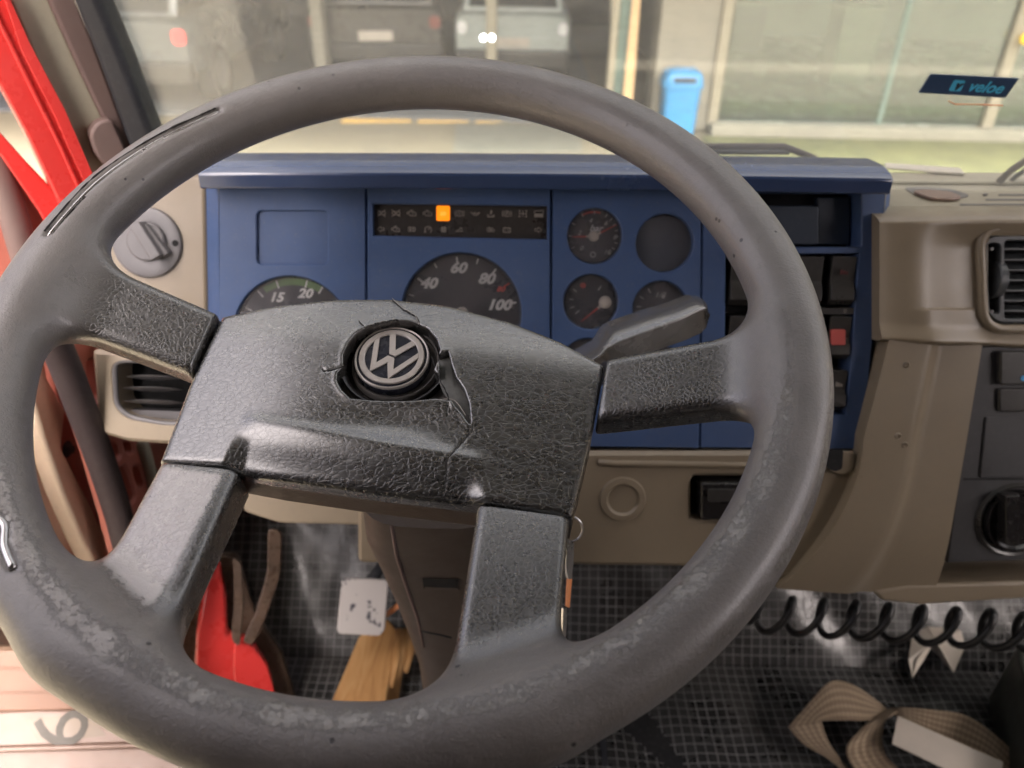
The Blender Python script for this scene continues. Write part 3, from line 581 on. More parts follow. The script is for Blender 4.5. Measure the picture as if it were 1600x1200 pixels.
# ------------------------------------------------------------------ steering column, stalk, keys
colm = thing('steering_column', WH.p(0, 0, -.5), 'dark plastic steering column shroud running down behind the wheel hub', 'steering column')
def build_column():
    secs = []                              # (left px, right px, y) outlines at depths going down the column
    D = [(568, 790, 740, .60), (575, 800, 800, .66), (598, 812, 850, .70), (622, 822, 905, .74), (640, 835, 955, .78), (655, 845, 1000, .82), (664, 850, 1060, .86), (668, 850, 1130, .90)]
    V = []; n = 14
    for xl, xr, y, dpt in D:
        L = at(xl, y-8, dpt+.03); Rr = at(xr, y, dpt+.03); c = (L+Rr)/2; ux = (Rr-L)/2
        ax = -wn_; fr_ = np.cross(ux, ax); fr_ /= np.linalg.norm(fr_)
        if fr_@(CAM-c) < 0: fr_ = -fr_
        for k in range(n*2):
            t = 2*math.pi*k/(n*2); cx_, sy_ = math.cos(t), math.sin(t)
            e = .55; V.append(c+ux*np.sign(cx_)*abs(cx_)**e+fr_*.05*np.sign(sy_)*abs(sy_)**e)
    m = n*2; Fs = [(i*m+k, i*m+(k+1) % m, (i+1)*m+(k+1) % m, (i+1)*m+k) for i in range(len(D)-1) for k in range(m)]+[tuple(range(m)), tuple(range((len(D)-1)*m, len(D)*m))]
    mk('shroud', V, Fs, M['shroud'], colm, autos=40)
    # parting ridge down the left side
    tube('shroud_seam', [at(xl+5, y-8, dpt-.004) for xl, xr, y, dpt in D], .0035, M['mauve'], colm, n=6)
    from mathutils.bvhtree import BVHTree
    bv = BVHTree.FromPolygons([Vector(v) for v in V], Fs)
    def on(px, py, lift=0.):
        d = Vector(ray(px, py)).normalized(); h = bv.ray_cast(Vector(CAM), d); p = h[0] if h[0] else Vector(at(px, py, .72)); return np.array(p-d*lift)
    def quad(pts, lift, name, mat):
        A_ = [on(x, y, lift) for x, y in pts]; B_ = [on(x, y, -.006) for x, y in pts]; MB().prism(B_, A_).build(name, mat, colm)
    quad(((660, 904), (716, 905), (714, 921), (662, 920)), .0022, 'shroud_slot', M['dark']); quad(((664, 917), (690, 918), (716, 919), (716, 924), (662, 923)), .0032, 'slot_lip', M['shroud'])
    tube('shroud_seam', [on(x, y, .0004) for x, y in ((612, 822), (620, 870), (636, 920), (652, 965), (662, 1010))], .0016, M['mauve'], colm, n=6)
    tube('shroud_seam', [on(x, y, .0) for x, y in ((655, 985), (680, 990), (705, 996))], .0012, M['dark'], colm, n=6)
    if 0: mk('column_collar', *cyl(WH.p(-.006, -.03, -.075), WH.p(-.006, -.03, -.25), .055, .06), M['shroud'], colm, smooth=True)
def cyl(A, B, r0, r1, n=32):
    A, B = np.array(A, float), np.array(B, float); ax = (B-A)/np.linalg.norm(B-A); u = np.cross(ax, [1, 0, 0]) if abs(ax[0]) < .9 else np.cross(ax, [0, 1, 0]); u /= np.linalg.norm(u); v = np.cross(ax, u)
    V = [P+r*(math.cos(2*math.pi*k/n)*u+math.sin(2*math.pi*k/n)*v) for P, r in ((A, r0), (B, r1)) for k in range(n)]
    return V, [(k, (k+1) % n, n+(k+1) % n, n+k) for k in range(n)]+[tuple(range(n)), tuple(range(n, 2*n))]
build_column()
def build_stalk():
    st = thing('indicator_stalk', at(880, 560, .60), 'dark indicator stalk with a glossy top sticking out behind the wheel hub', 'lever')
    # rows: top edge, crease where top turns into flank, bottom edge; in px at depth
    rows = [((880, 556), (900, 580), (905, 600), .60, .60), ((925, 530), (938, 556), (944, 566), .60, .60), ((940, 506), (949, 545), (960, 566), .600, .602), ((953, 500), (966, 536), (985, 563), .600, .604),
            ((1000, 484), (1020, 515), (1030, 548), .605, .610), ((1045, 470), (1064, 498), (1072, 533), .612, .618), ((1070, 460), (1092, 484), (1096, 522), .616, .622), ((1088, 461), (1103, 480), (1104, 513), .620, .625), ((1100, 470), (1107, 489), (1105, 506), .624, .628)]
    n = 18; V = []
    for t_, c_, b_, d0, d1 in rows:
        T = at(*t_, d0+.036); Cc = at(*c_, d0-.004); B = at(*b_, d1+.016); back = at((t_[0]+b_[0])/2, (t_[1]+b_[1])/2, d1+.045)
        m1 = T*.45+Cc*.55+np.array([0, -.001, .0035])
        V += [T, m1, Cc, B, back]
    m = 5; R_ = len(rows)
    Fs = [(i*m+k, i*m+(k+1) % m, (i+1)*m+(k+1) % m, (i+1)*m+k) for i in range(R_-1) for k in range(m)]+[tuple(range(m)), tuple(range((R_-1)*m, R_*m))]
    o = mk('lever', V, Fs, M['stalk'], st, bevel=.003)
build_stalk()
def build_keys():
    k = thing('key_ring', at(893, 870, .62), 'thin split ring with keys hanging beside the steering column', 'keys')
    c = at(888, 827, .60)
    tube('ring', [c+np.array([.011*math.cos(t), .003*math.sin(t), .011*math.sin(t)]) for t in np.linspace(0, 2*math.pi, 40, endpoint=False)], .0009, M['steel'], k, closed=True, n=8)
    fr = frame_face(at(893, 870, .61), 10, 55)
    slab('key', fr, rpoly([(885, 842), (897, 846), (896, 880), (893, 905), (888, 905), (884, 880)], 4), 0, .002, M['steel'], k)
    slab('key', Frame(fr.o+fr.n*-.004, fr.u, fr.v, fr.n), rpoly([(889, 900), (894, 905), (890, 950), (886, 948)], 2), 0, .002, M['orange'], k)
    slab('key', Frame(fr.o+fr.n*-.008, fr.u, fr.v, fr.n), rpoly([(880, 950), (886, 950), (884, 1010), (878, 1008)], 2), 0, .002, M['steel'], k)
build_keys()

# ------------------------------------------------------------------ instrument panel
FA = frame_face(at(860, 490, .74), 21.5)
ip = thing('instrument_panel', FA.px(850, 690), 'navy blue instrument panel with round gauges, warning lamps and switches behind the wheel', 'instrument panel')
A = lambda L, h=0.: [tuple(FA.ab(x, y, h)) for x, y in L]
def pc(cx, cy, r, n=48):                   # a true circle on the panel, centre and radius read in the picture
    c = FA.ab(cx, cy); rr = FA.ab(cx+r, cy)[0]-c[0]; return c, rr
def circle_on(cx, cy, r, n=48): c, rr = pc(cx, cy, r); return [(c[0]+rr*math.cos(2*math.pi*i/n), c[1]+rr*math.sin(2*math.pi*i/n)) for i in range(n)]
G = {'tach': (457, 524, 92), 'speed': (721, 490, 94), 'bar': (929, 369, 43), 'blank': (1038, 380, 45), 'temp': (923, 472, 43), 'fuel': (1031, 482, 43), 'low1': (918, 570, 42), 'low2': (1030, 584, 44)}
BT = .011
plate('panel_face', FA, A([(341, 284), (341, 690), (572, 693), (572, 285)]), [A(rrect(401, 329, 512, 413, 9)), circle_on(*G['tach'])], -BT, 0, M['navy'], ip, ch=.0015)
plate('panel_face', FA, A([(574.5, 284), (574.5, 694), (858.5, 697), (860, 285)]), [A([(583, 318.5), (583, 368), (854.5, 374), (855, 322)]), circle_on(*G['speed'])], -BT, .0022, M['navy'], ip, ch=.0015)
plate('panel_face', FA, A([(863, 285), (861, 697), (1092, 700), (1096, 287)]), [circle_on(*G[k]) for k in ('bar', 'blank', 'temp', 'fuel', 'low1', 'low2')], -BT, .0012, M['navy'], ip, ch=.0015)
plate('panel_face', FA, A([(1098, 287), (1094, 700), (1348, 702), (1386, 290)]), [A(rrect(1160, 300, 1346, 386, 4)), A([(1134, 398), (1132, 645), (1322, 648), (1342, 396)])], -.030, 0, M['navy'], ip, ch=.0015)
# left flange of the panel, turned towards the door, and the right return
mk('side_flange', [FA.px(341, 284), FA.px(345, 690), FA.px(322, 690, -.02), FA.px(314, 283, -.02), FA.px(341, 284, -.06), FA.px(345, 690, -.06)], [(0, 1, 2, 3), (3, 2, 5, 4)], M['navy'], ip)
mk('side_flange', [FA.px(1386, 290), FA.px(1348, 702), FA.px(1352, 706, -.03), FA.px(1392, 290, -.03), FA.px(1386, 290, -.06), FA.px(1348, 702, -.06)], [(0, 1, 2, 3), (3, 2, 5, 4)], M['navy'], ip)
# backing of the recesses
slab('blank_window', FA, rrect(398, 326, 515, 416, 9), -.010, -.0035, M['navy'], ip, bevel=.0012)
slab('recess_back', FA, [(1125, 296), (1125, 660), (1330, 660), (1352, 296)], -.038, -.030, M['dark'], ip)
# hood over the panel: lofted profile, its front edge dips slightly in the middle
def build_hood():
    prof = []
    xs = np.linspace(0, 1, 41); V = []
    for i, q in enumerate(xs):
        fx = 308+(1397-308)*q                       # front lip
        fy = 272+9*q-3.0*math.sin(math.pi*q)
        pf = FA.px(fx, fy, .030)                     # front upper edge of the lip
        lipd = pf-FA.v*.0125-FA.n*.004
        inn = lipd-FA.n*.030+FA.v*.004
        back = np.array([pf[0]*.985, pf[1]+.050, pf[2]+.006])
        bk2 = back+np.array([0, .02, -.03])
        up = pf+np.array([0, .006, .0035])
        V += [inn, lipd, pf, up, up+np.array([0, .02, .0025]), back, bk2]
    m = 7; n = len(xs); Fs = [(i*m+k, i*m+k+1, (i+1)*m+k+1, (i+1)*m+k) for i in range(n-1) for k in range(m-1)]
    Fs += [tuple(range(m)), tuple((n-1)*m+k for k in range(m))]
    o = mk('hood', V, Fs, M['hood'], ip, autos=50, bevel=0); b = o.modifiers.new('b', 'BEVEL'); b.width = .0018; b.segments = 3; b.limit_method = 'ANGLE'; b.angle_limit = R(30)
build_hood()
# warning lamp strip
def build_lamps():
    ls = slab('warning_lamp_strip', FA, [(578, 314), (578, 373), (859, 379), (860, 317)], -.010, -.004, M['strip'], ip)
    h = -.0038
    def glyph(kind, cx, cy, s, mat, parent, name='lamp_symbol'):
        mb = MB(); c = FA.ab(cx, cy, h); k = s*.001
        def seg(x0, y0, x1, y1, wd=.09):
            d = np.array([x1-x0, y1-y0], float); L = np.linalg.norm(d); d /= L; nn = np.array([-d[1], d[0]])*wd/1.3
            q = [np.array([x0, y0])+nn, np.array([x0, y0])-nn, np.array([x1, y1])-nn, np.array([x1, y1])+nn]
            mb.prism([FA.p(c[0]+p[0]*k, c[1]+p[1]*k, h) for p in q], [FA.p(c[0]+p[0]*k, c[1]+p[1]*k, h+.0003) for p in q])
        def ringg(x, y, r_, n=10, a0=0, a1=360):
            P = [(x+r_*math.cos(R(a0+(a1-a0)*i/n)), y+r_*math.sin(R(a0+(a1-a0)*i/n))) for i in range(n+1)]
            for p, q in zip(P[:-1], P[1:]): seg(*p, *q)
        if kind == 'brake': ringg(0, 0, .6); ringg(0, 0, .95, 4, 140, 220); ringg(0, 0, .95, 4, -40, 40); seg(0, .35, 0, -.35)
        if kind == 'park': ringg(0, 0, .6); ringg(0, 0, .95, 4, 140, 220); ringg(0, 0, .95, 4, -40, 40); seg(-.15, .35, -.15, -.4); seg(-.15, .3, .2, .3); seg(.2, .3, .2, 0); seg(.2, 0, -.15, 0)
        if kind == 'engine': seg(-.7, .35, .3, .35); seg(.3, .35, .75, 0); seg(.75, 0, .75, -.5); seg(.75, -.5, -.4, -.5); seg(-.4, -.5, -.7, -.15); seg(-.7, -.15, -.7, .35); seg(-.2, .35, -.2, .6); seg(-.45, .6, .1, .6); seg(-1, .3, -1, -.3); seg(0, .1, .2, -.25)
        if kind == 'oil': seg(-.9, .2, -.4, 0); seg(-.4, 0, -.2, -.35); seg(-.2, -.35, .45, -.35); seg(.45, -.35, 1, .25); seg(-.4, 0, .4, 0); seg(.4, 0, 1, .25); seg(0, 0, 0, .35)
        if kind == 'temp': seg(0, .7, 0, -.2, .14); seg(0, .5, .3, .5); seg(0, .25, .3, .25); seg(-.8, -.35, -.3, -.35); seg(.3, -.35, .8, -.35); seg(-.7, -.65, .7, -.65)
        if kind == 'axle': seg(-.7, .6, -.7, -.6); seg(.7, .6, .7, -.6); seg(-.9, .6, -.45, .6); seg(.45, .6, .9, .6); seg(-.9, -.6, -.45, -.6); seg(.45, -.6, .9, -.6); seg(-.7, 0, .7, 0); seg(0, .6, 0, -.6)
        if kind == 'belt': [seg(-.9, -.6+.18*i, .9, -.6+.18*i, .13) for i in range(4)]; seg(-.9, .1, -.9, .5); seg(-.9, .5, .3, .6); seg(.3, .6, .9, .75); seg(.9, .75, .9, 0)
        if kind == 'glow': ringg(-.4, 0, .4, 8, 40, 320); ringg(.4, 0, .4, 8, -140, 140); seg(-.9, .7, .8, -.7); seg(-.9, -.7, .8, .7)
        if kind == 'arrl': seg(-.8, 0, 0, .6); seg(-.8, 0, 0, -.6); seg(0, .6, 0, .25); seg(0, -.6, 0, -.25); seg(0, .25, .7, .25); seg(0, -.25, .7, -.25); seg(.7, .25, .7, -.25)
        if kind == 'arrr': seg(.8, 0, 0, .6); seg(.8, 0, 0, -.6); seg(0, .6, 0, .25); seg(0, -.6, 0, -.25); seg(0, .25, -.7, .25); seg(0, -.25, -.7, -.25); seg(-.7, .25, -.7, -.25)
        if kind == 'beam': ringg(.2, 0, .5, 8, -90, 90); seg(.2, .5, .2, -.5); [seg(-.9, .45-.3*i, -.1, .45-.3*i) for i in range(4)]
        if kind == 'cruise': ringg(0, -.1, .75, 12, -50, 230); seg(0, -.1, .4, .4); seg(-.9, -.7, -.5, -.4)
        if kind == 'heat': [seg(x, .7, x, -.7, .1) for x in (-.35, 0, .35)]; seg(-.7, .35, .7, .35); seg(-.7, 0, .7, 0); seg(-.7, -.35, .7, -.35)
        if kind == 'trailer': seg(-.8, -.4, .8, -.4); seg(-.5, -.1, -.1, -.1); seg(.1, .4, .1, -.1); seg(.1, .4, .5, .4); seg(.5, .4, .5, -.1)
        if kind == 'air': ringg(-.4, 0, .5); seg(-.4, .3, -.1, -.3); seg(.3, .5, .3, -.4); seg(.3, -.4, .8, -.4); seg(.6, .1, .9, -.1); seg(-.6, -.2, -.2, .2)
        if kind == 'batt': seg(-.8, .35, .8, .35); seg(-.8, .35, -.8, -.55); seg(.8, .35, .8, -.55); seg(-.8, -.55, .8, -.55); seg(-.6, .35, -.6, .6); seg(-.3, .35, -.3, .6); seg(.3, .35, .3, .6); seg(.6, .35, .6, .6); seg(-.55, -.1, -.2, -.1); seg(.2, -.1, .55, -.1)
        mb.build(name, mat, parent)
    top = [(596, 'glow'), (619, 'glow'), (644, 'engine'), (669, 'engine'), None, (718, 'brake'), (742, 'oil'), (767, 'temp'), (792, 'park'), (817, 'axle'), (842, 'belt')]
    for i, q in enumerate(top):
        if q: glyph(q[1], q[0], 333+.1*i, 4.6, M['icon'], ls)
    bot = [(595, 'arrl'), (619, 'engine'), (644, 'beam'), (669, 'cruise'), (693, 'heat'), (718, 'trailer'), (767, 'air'), (792, 'batt'), (841, 'arrr')]
    for i, q in enumerate(bot): glyph(q[1], q[0], 358+.15*i, 4.2, M['icon'], ls)
    lo = slab('lit_lamp', FA, rrect(682, 321.5, 703, 345, 2.5), -.0045, h+.0001, M['amber'], ls)
    h = -.0032
    glyph('beam', 693, 334, 3.2, M['amberdim'], ls, 'lamp_symbol')
build_lamps()
# gauges
def gauge(key, r_dial=None):
    cx, cy, r_ = G[key]; c, rr = pc(cx, cy, r_); g = lathe('gauge', FA, c[0], c[1], [(0, -.0095), (rr*1.02, -.0095), (rr*1.02, -.0125)], M['dial'] if key != 'blank' else M['navydark'], ip)
    if key != 'blank':
        lathe('gauge_ring', FA, c[0], c[1], [(rr*.955, -.0094), (rr*.965, -.0080), (rr*1.0, -.0050), (rr*1.01, -.0094)], M['bezel'], g)
    lathe('gauge_lens', FA, c[0], c[1], [(0, -.0028), (rr*.98, -.0030), (rr*.985, -.0036), (0, -.0034)], M['lens'], g)
    return g, c, rr
def ticks(g, c, rr, angs, r0, r1, wd, mat, h=-.0093):
    mb = MB()
    for a in angs:
        s_, co = math.sin(R(a)), math.cos(R(a)); d = np.array([s_, co]); n = np.array([co, -s_])*wd/2
        q = [c+d*rr*r0+n, c+d*rr*r0-n, c+d*rr*r1-n, c+d*rr*r1+n]
        MB().prism([FA.p(p[0], p[1], h) for p in q], [FA.p(p[0], p[1], h+.0003) for p in q]).build('dial_mark', mat, g)
def arcband(g, c, rr, a0, a1, r0, r1, mat, h=-.0092):
    n = 20; V = []; 
    for i in range(n+1):
        a = R(a0+(a1-a0)*i/n)
        for q in (r0, r1): V.append(FA.p(c[0]+rr*q*math.sin(a), c[1]+rr*q*math.cos(a), h))
    mk('dial_band', V, [(2*i, 2*i+1, 2*i+3, 2*i+2) for i in range(n)], mat, g)
def needle(g, c, rr, ang, hubp=(0, 0), L=.8, two=None, hr=.22):
    hc = c+np.array(hubp)*rr
    def one(a, L):
        s_, co = math.sin(R(a)), math.cos(R(a)); d = np.array([s_, co]); n = np.array([co, -s_])
        q = [hc+n*.0008, hc-n*.0008, hc+d*rr*L-n*.0003, hc+d*rr*L+n*.0003]
        nd_ = MB().prism([FA.p(p[0], p[1], -.0078) for p in q], [FA.p(p[0], p[1], -.007) for p in q]).build('needle', M['red'], g)
        q = [hc+n*.0012, hc-n*.0012, hc+d*rr*hr*1.5-n*.0011, hc+d*rr*hr*1.5+n*.0011]
        MB().prism([FA.p(p[0], p[1], -.0080) for p in q], [FA.p(p[0], p[1], -.0062) for p in q]).build('needle_stub', M['needlehub'], g)
    one(ang, L)
    if two is not None: one(two[0], two[1])
    lathe('needle_cap', FA, hc[0], hc[1], [(0, -.0035), (rr*hr*.7, -.0038), (rr*hr*.95, -.0050), (rr*hr, -.009)], M['needlehub'], g)
def dtext(g, s, px, py, size, mat=None, shear=.32, bold=.0, rot=0, sx=1.1):
    a, b = FA.ab(px, py, -.0093); text('dial_number', s, FA, a, b, -.0092, size, mat or M['dialprint'], g, shear=shear, bold=bold, rot=rot, sx=sx)
g, c, rr = gauge('tach'); arcband(g, c, rr, -34, 31, .84, .96, M['dialgreen']); ticks(g, c, rr, [-62, -40, -18, 14, 31], .82, .96, .0013, M['dialprint'])
dtext(g, '15', 431, 465, .0125, bold=.0004); dtext(g, '20', 476, 459, .0125, bold=.0004); needle(g, c, rr, -125, L=.7, hr=.1)
g, c, rr = gauge('speed'); ticks(g, c, rr, [-53, -6, 37, 78, -92], .8, .93, .0018, M['dialprint']); ticks(g, c, rr, [-30, 16, -72], .85, .94, .0012, M['dialprint']); ticks(g, c, rr, [57], .84, .94, .0012, M['red'])
for s_, x, y in (('40', 669, 443), ('60', 715, 419), ('80', 759, 436), ('100', 779, 477), ('20', 650, 492)): dtext(g, s_, x, y, .0140, bold=.0006)
dtext(g, '80', 782, 452, .0070, M['red'], bold=.0002); needle(g, c, rr, -130, L=.75, hr=.1)
g, c, rr = gauge('bar'); ticks(g, c, rr, [-120, -90, -60, -30, 0, 30, 45, 60, 75, 90, 105, 120, 135], .8, .92, .0007, M['dialprint']); arcband(g, c, rr, -32, 15, .84, .90, M['red'])
for s_, x, y in (('0', 908, 388), ('2', 905, 364), ('4', 922, 345), ('6', 946, 349), ('8', 960, 371), ('10', 948, 394)): dtext(g, s_, x, y, .0062)
dtext(g, 'bar', 931, 357, .0085, bold=.0002); needle(g, c, rr, 62, L=.93, two=(-93, .8), hr=.19)
a0 = FA.ab(928, 398); MBg = MB()
for q in (circ(0, 0, .0028, 14),):
    P = [(a0[0]+x, a0[1]+y) for x, y in q]; P2 = [(a0[0]+x*.72, a0[1]+y*.72) for x, y in q]; n = len(P)
    mk('dial_symbol', [FA.p(x, y, -.0091) for x, y in P+P2], [(i, (i+1) % n, n+(i+1) % n, n+i) for i in range(n)], M['dialprint'], g)
gauge('blank')
g, c, rr = gauge('temp'); ticks(g, c, rr, [-55, -85, -110], .6, .76, .0009, M['dialprint']); lathe('dial_mark_red', FA, *FA.ab(911, 446, -.009), [(0, -.0088), (.0028, -.0088), (.0028, -.0095)], M['red'], g, n=16)
ticks(g, c, rr, [35, -132], .5, .7, .001, M['dialprint']); needle(g, c, rr, -130, hubp=(.56, -.02), L=1.12, hr=.23)
g, c, rr = gauge('fuel'); ticks(g, c, rr, [-60, -30, -88], .62, .8, .001, M['dialprint']); dtext(g, '1/2', 1031, 461, .0075); ticks(g, c, rr, [22], .38, .52, .003, M['dialprint'])
gauge('low1'); gauge('low2')
slab('panel_backing', FA, [(345, 288), (345, 690), (1346, 700), (1380, 294)], -.050, -.040, M['dark'], ip)
# radio blank and rocker switches
slab('slot_blank', FA, [(1180, 320), (1180, 382), (1288, 382), (1288, 320)], -.032, -.014, M['navydark'], ip, href=0, bevel=.001)
slab('slot_blank', FA, [(1291, 306), (1291, 382), (1340, 382), (1344, 306)], -.032, -.020, M['navydark'], ip, href=0, bevel=.001)
def rocker(x0, y0, x1, y1, parent, sl=0., flip=False):
    P = [FA.ab(*q) for q in ((x0, y1), (x1-sl, y1), (x1, y0), (x0+sl*0, y0))]
    a0, b0, a1, b1 = P[0][0]+.0006, P[0][1]+.0006, P[2][0]-.0006, P[2][1]-.0006
    # rocker profile: lower third tips outwards, upper part slopes in
    prof = [(b0, -.004), (b0+(b1-b0)*.12, .0035), (b0+(b1-b0)*.36, .0025), (b0+(b1-b0)*.5, -.0015), (b1, .0008)] if not flip else [(b0, .001), (b0+(b1-b0)*.5, -.001), (b0+(b1-b0)*.9, .003), (b1, -.003)]
    V = [FA.p(a, b, h) for a in (a0, a1) for b, h in prof]+[FA.p(a, b, -.03) for a in (a0, a1) for b in (b0, b1)]
    m = len(prof); Fs = [(k, k+1, m+k+1, m+k) for k in range(m-1)]
    L = list(range(m)); Fs += [tuple([2*m]+L+[2*m+1]), tuple([2*m+2]+[m+k for k in L]+[2*m+3]), (0, m, 2*m+2, 2*m), (m-1, 2*m-1, 2*m+3, 2*m+1)]
    return mk('rocker_switch', V, Fs, M['switch'], parent, bevel=.0008)
for x0, x1, sl in ((1138, 1212, 0), (1217, 1289, 0), (1294, 1340, 2)):
    for y0, y1 in ((400, 478), (494, 562), (578, 642)):
        if x0 == 1294: x1_ = x1-(y0-400)*.08
        else: x1_ = x1
        sw = rocker(x0-(y0-400)*.02, y0, x1_, y1, ip)
        if x0 == 1294 and y0 == 494: slab('hazard_symbol', FA, rrect(1299, 515, 1321, 539, 2), .0006, .0042, M['hazard'], sw)
for x, y, kd in ((1318, 425, 'r'), (1252, 424, 'w'), (1172, 424, 'w'), (1252, 516, 'w'), (1310, 600, 'w'), (1172, 514, 'w')):
    c_ = FA.ab(x, y); mb_ = MB()
    for q in range(3): mb_.box(FA, c_[0]-.003+q*.0024, c_[0]-.003+q*.0024+.0011, c_[1]-.0022, c_[1]+.0022-.0008*q, .0004, .0034)
    tag(mb_.build('switch_symbol', M['taildull_'] if kd == 'r' else M['icon'], ip), kind='stuff')
sb = slab('switch_blank', FA, [(1219, 481), (1219, 491), (1335, 491), (1337, 481)], -.02, -.001, M['switch'], ip)
a, b = FA.ab(1321, 486); text('switch_symbol', '0', FA, a, b, -.0008, .006, M['icon'], sb, bold=.0001)

# ------------------------------------------------------------------ beige dashboard round it
dash = thing('dashboard', FA.px(1450, 900), 'beige moulded dashboard around and to the right of the blue instrument panel', 'dashboard')
def pxgrid(name, xs, ys, hfun, mat, parent, skirt=.03, pos=None):   # surface given by its height over the panel plane
    V = []; nx, ny = len(xs), len(ys)
    for y in ys:
        for x in xs:
            X_, Y_ = (x, y) if pos is None else pos(x, y); a, b = FA.ab(X_, Y_, 0); V.append(FA.p(a, b, hfun(x, y)))
    Fs = [(j*nx+i, j*nx+i+1, (j+1)*nx+i+1, (j+1)*nx+i) for j in range(ny-1) for i in range(nx-1)]
    ring_ = [i for i in range(nx)]+[j*nx+nx-1 for j in range(1, ny)]+[(ny-1)*nx+i for i in range(nx-2, -1, -1)]+[j*nx for j in range(ny-2, 0, -1)]
    k = len(V); V += [V[i]-FA.n*skirt for i in ring_]; n = len(ring_)
    Fs += [(ring_[i], ring_[(i+1) % n], k+(i+1) % n, k+i) for i in range(n)]
    return mk(name, V, Fs, mat, parent, autos=50)
ss = lambda a, b, q: (lambda t: t*t*(3-2*t))(min(1, max(0, (q-a)/(b-a))))
def hup(x, y):                             # upper right pad: bulge left of the air vent, rolled top edge
    h = .016+.006*ss(1370, 1440, x)
    ridge = 1500-30*math.cos((y-430)/120.)+ (20 if y > 480 else 0)
    h -= .015*ss(ridge-70, ridge+40, x)*ss(320, 390, y)
    h -= .046*(max(0, 350-y)/30.)**1.8
    h += .006*ss(500, 530, y)-.012*ss(524, 536, y)
    if x > 1538 and 370 < y < 501: h -= .05
    return h
pad = pxgrid('upper_pad', list(np.linspace(1362, 1720, 120)), list(np.linspace(320, 531, 84)), hup, M['beige'], dash, pos=lambda x, y: (x-(0 if x > 1400 else 0), y+ (x-1375)*.055*ss(440, 531, y)))
# top deck between pad and windscreen, with grooves
zt = FA.px(1500, 322, -.03)[2]
TF = Frame((0, 0, zt), (1, 0, 0), (0, 1, 0), (0, 0, 1))
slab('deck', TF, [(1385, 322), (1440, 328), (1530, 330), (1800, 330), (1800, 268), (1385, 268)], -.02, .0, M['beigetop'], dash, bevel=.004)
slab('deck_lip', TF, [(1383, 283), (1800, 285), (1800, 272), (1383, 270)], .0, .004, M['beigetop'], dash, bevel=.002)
for y, x0 in ((303, 1560), (310.5, 1540), (318, 1500)):
    slab('deck_groove', TF, [(x0, y), (1800, y), (1800, y+2.2), (x0, y+2.2)], -.001, .0006, M['foam'], dash)
slab('cup_recess', TF, rpoly([(1412, 293), (1440, 291.5), (1490, 296), (1517, 305), (1500, 310), (1455, 309), (1425, 302)], 10), -.001, .0008, M['foam'], dash)
slab('cup_insert', TF, rpoly([(1424, 297), (1450, 295), (1485, 299), (1505, 307), (1490, 310), (1455, 309)], 10), .0008, .004, M['doorlight'], dash, bevel=.001)
slab('screw', TF, circ(1540, 303, 4, 12, ry=1.5), 0, .0015, M['foam'], dash)
# air vent on the right
VO = Frame(FA.o+FA.n*.006, FA.u, FA.v, FA.n)
vent = plate('air_vent', VO, [tuple(VO.ab(*p)) for p in rpoly([(1532, 364), (1760, 364), (1760, 507), (1540, 507)], 30)], [[tuple(VO.ab(*p)) for p in rpoly([(1568, 376), (1750, 376), (1750, 498), (1568, 498)], 6)], [tuple(VO.ab(*p)) for p in rpoly([(1541, 380), (1562, 380), (1560, 492), (1543, 488)], 9)]], -.03, .002, M['ventslat'], dash, ch=.003, hch=.001)
vb = slab('vent_cavity', VO, rrect(1538, 372, 1756, 501, 8), -.03, -.026, M['dark'], vent)
for y in (388, 405, 421, 437, 453, 469, 485):
    MB().prism([VO.px(1567, y, -.004), VO.px(1752, y, -.004), VO.px(1752, y-9, -.016), VO.px(1567, y-9, -.016)], [VO.px(1567, y+2, -.004), VO.px(1752, y+2, -.004), VO.px(1752, y-7, -.016), VO.px(1567, y-7, -.016)]).build('slat', M['ventslat'], vent)
lathe('vent_wheel', Frame(VO.px(1552, 437, -.010), VO.v, VO.n, VO.u), 0, 0, [(0, -.004), (.018, -.004), (.019, -.003), (.019, .003), (.018, .004), (0, .004)], M['ventslat'], vent)
for y in (389, 487): lathe('vent_screw', VO, *VO.ab(1550, y, .001), [(0, .0012), (.0016, .001), (.0018, -.001)], M['grey'], vent, n=16)
bz = [tuple(VO.ab(*p)) for p in rpoly([(1527, 357), (1770, 357), (1770, 514), (1534, 514)], 34)]
tube('vent_surround', [VO.p(a, b, .003) for a, b in bz], .0045, M['beige'], dash, n=8, closed=True)
# lower right column of the dash
def hlow(x, y):
    h = .020-.010*ss(1440, 1475, x)-.02*max(0, (y-840)/90.)**2*.6
    return h
pxgrid('lower_pad', list(np.linspace(0, 1, 24)), list(np.linspace(0, 1, 34)), lambda q, r: .020-.009*ss(.42, .58, q)-.018*max(0, r-.72)**2*8, M['beige'], dash,
       pos=lambda q, r: ((1376+(1335-1376)*min(1, r/.4) if r < .4 else 1335-125*((r-.4)/.6)**1.8)*(1-q)+(1524-62*r-5*r*r)*q, 519+(932-519)*r+(1-r)*18*q-(1-q)*r*r*18))
for x, y in ((1416, 570), (1403, 681), (1414, 695)):
    lathe('screw_hole', FA, *FA.ab(x, y, .02), [(0, .0185), (.0016, .0185), (.0024, .0212), (.0034, .0198)], M['beige'], dash, n=16)
slab('knee_ledge', FA, [(1365, 925), (1420, 914), (1700, 906), (1700, 930), (1440, 946), (1380, 940)], -.06, .004, M['beige'], dash, bevel=.004)
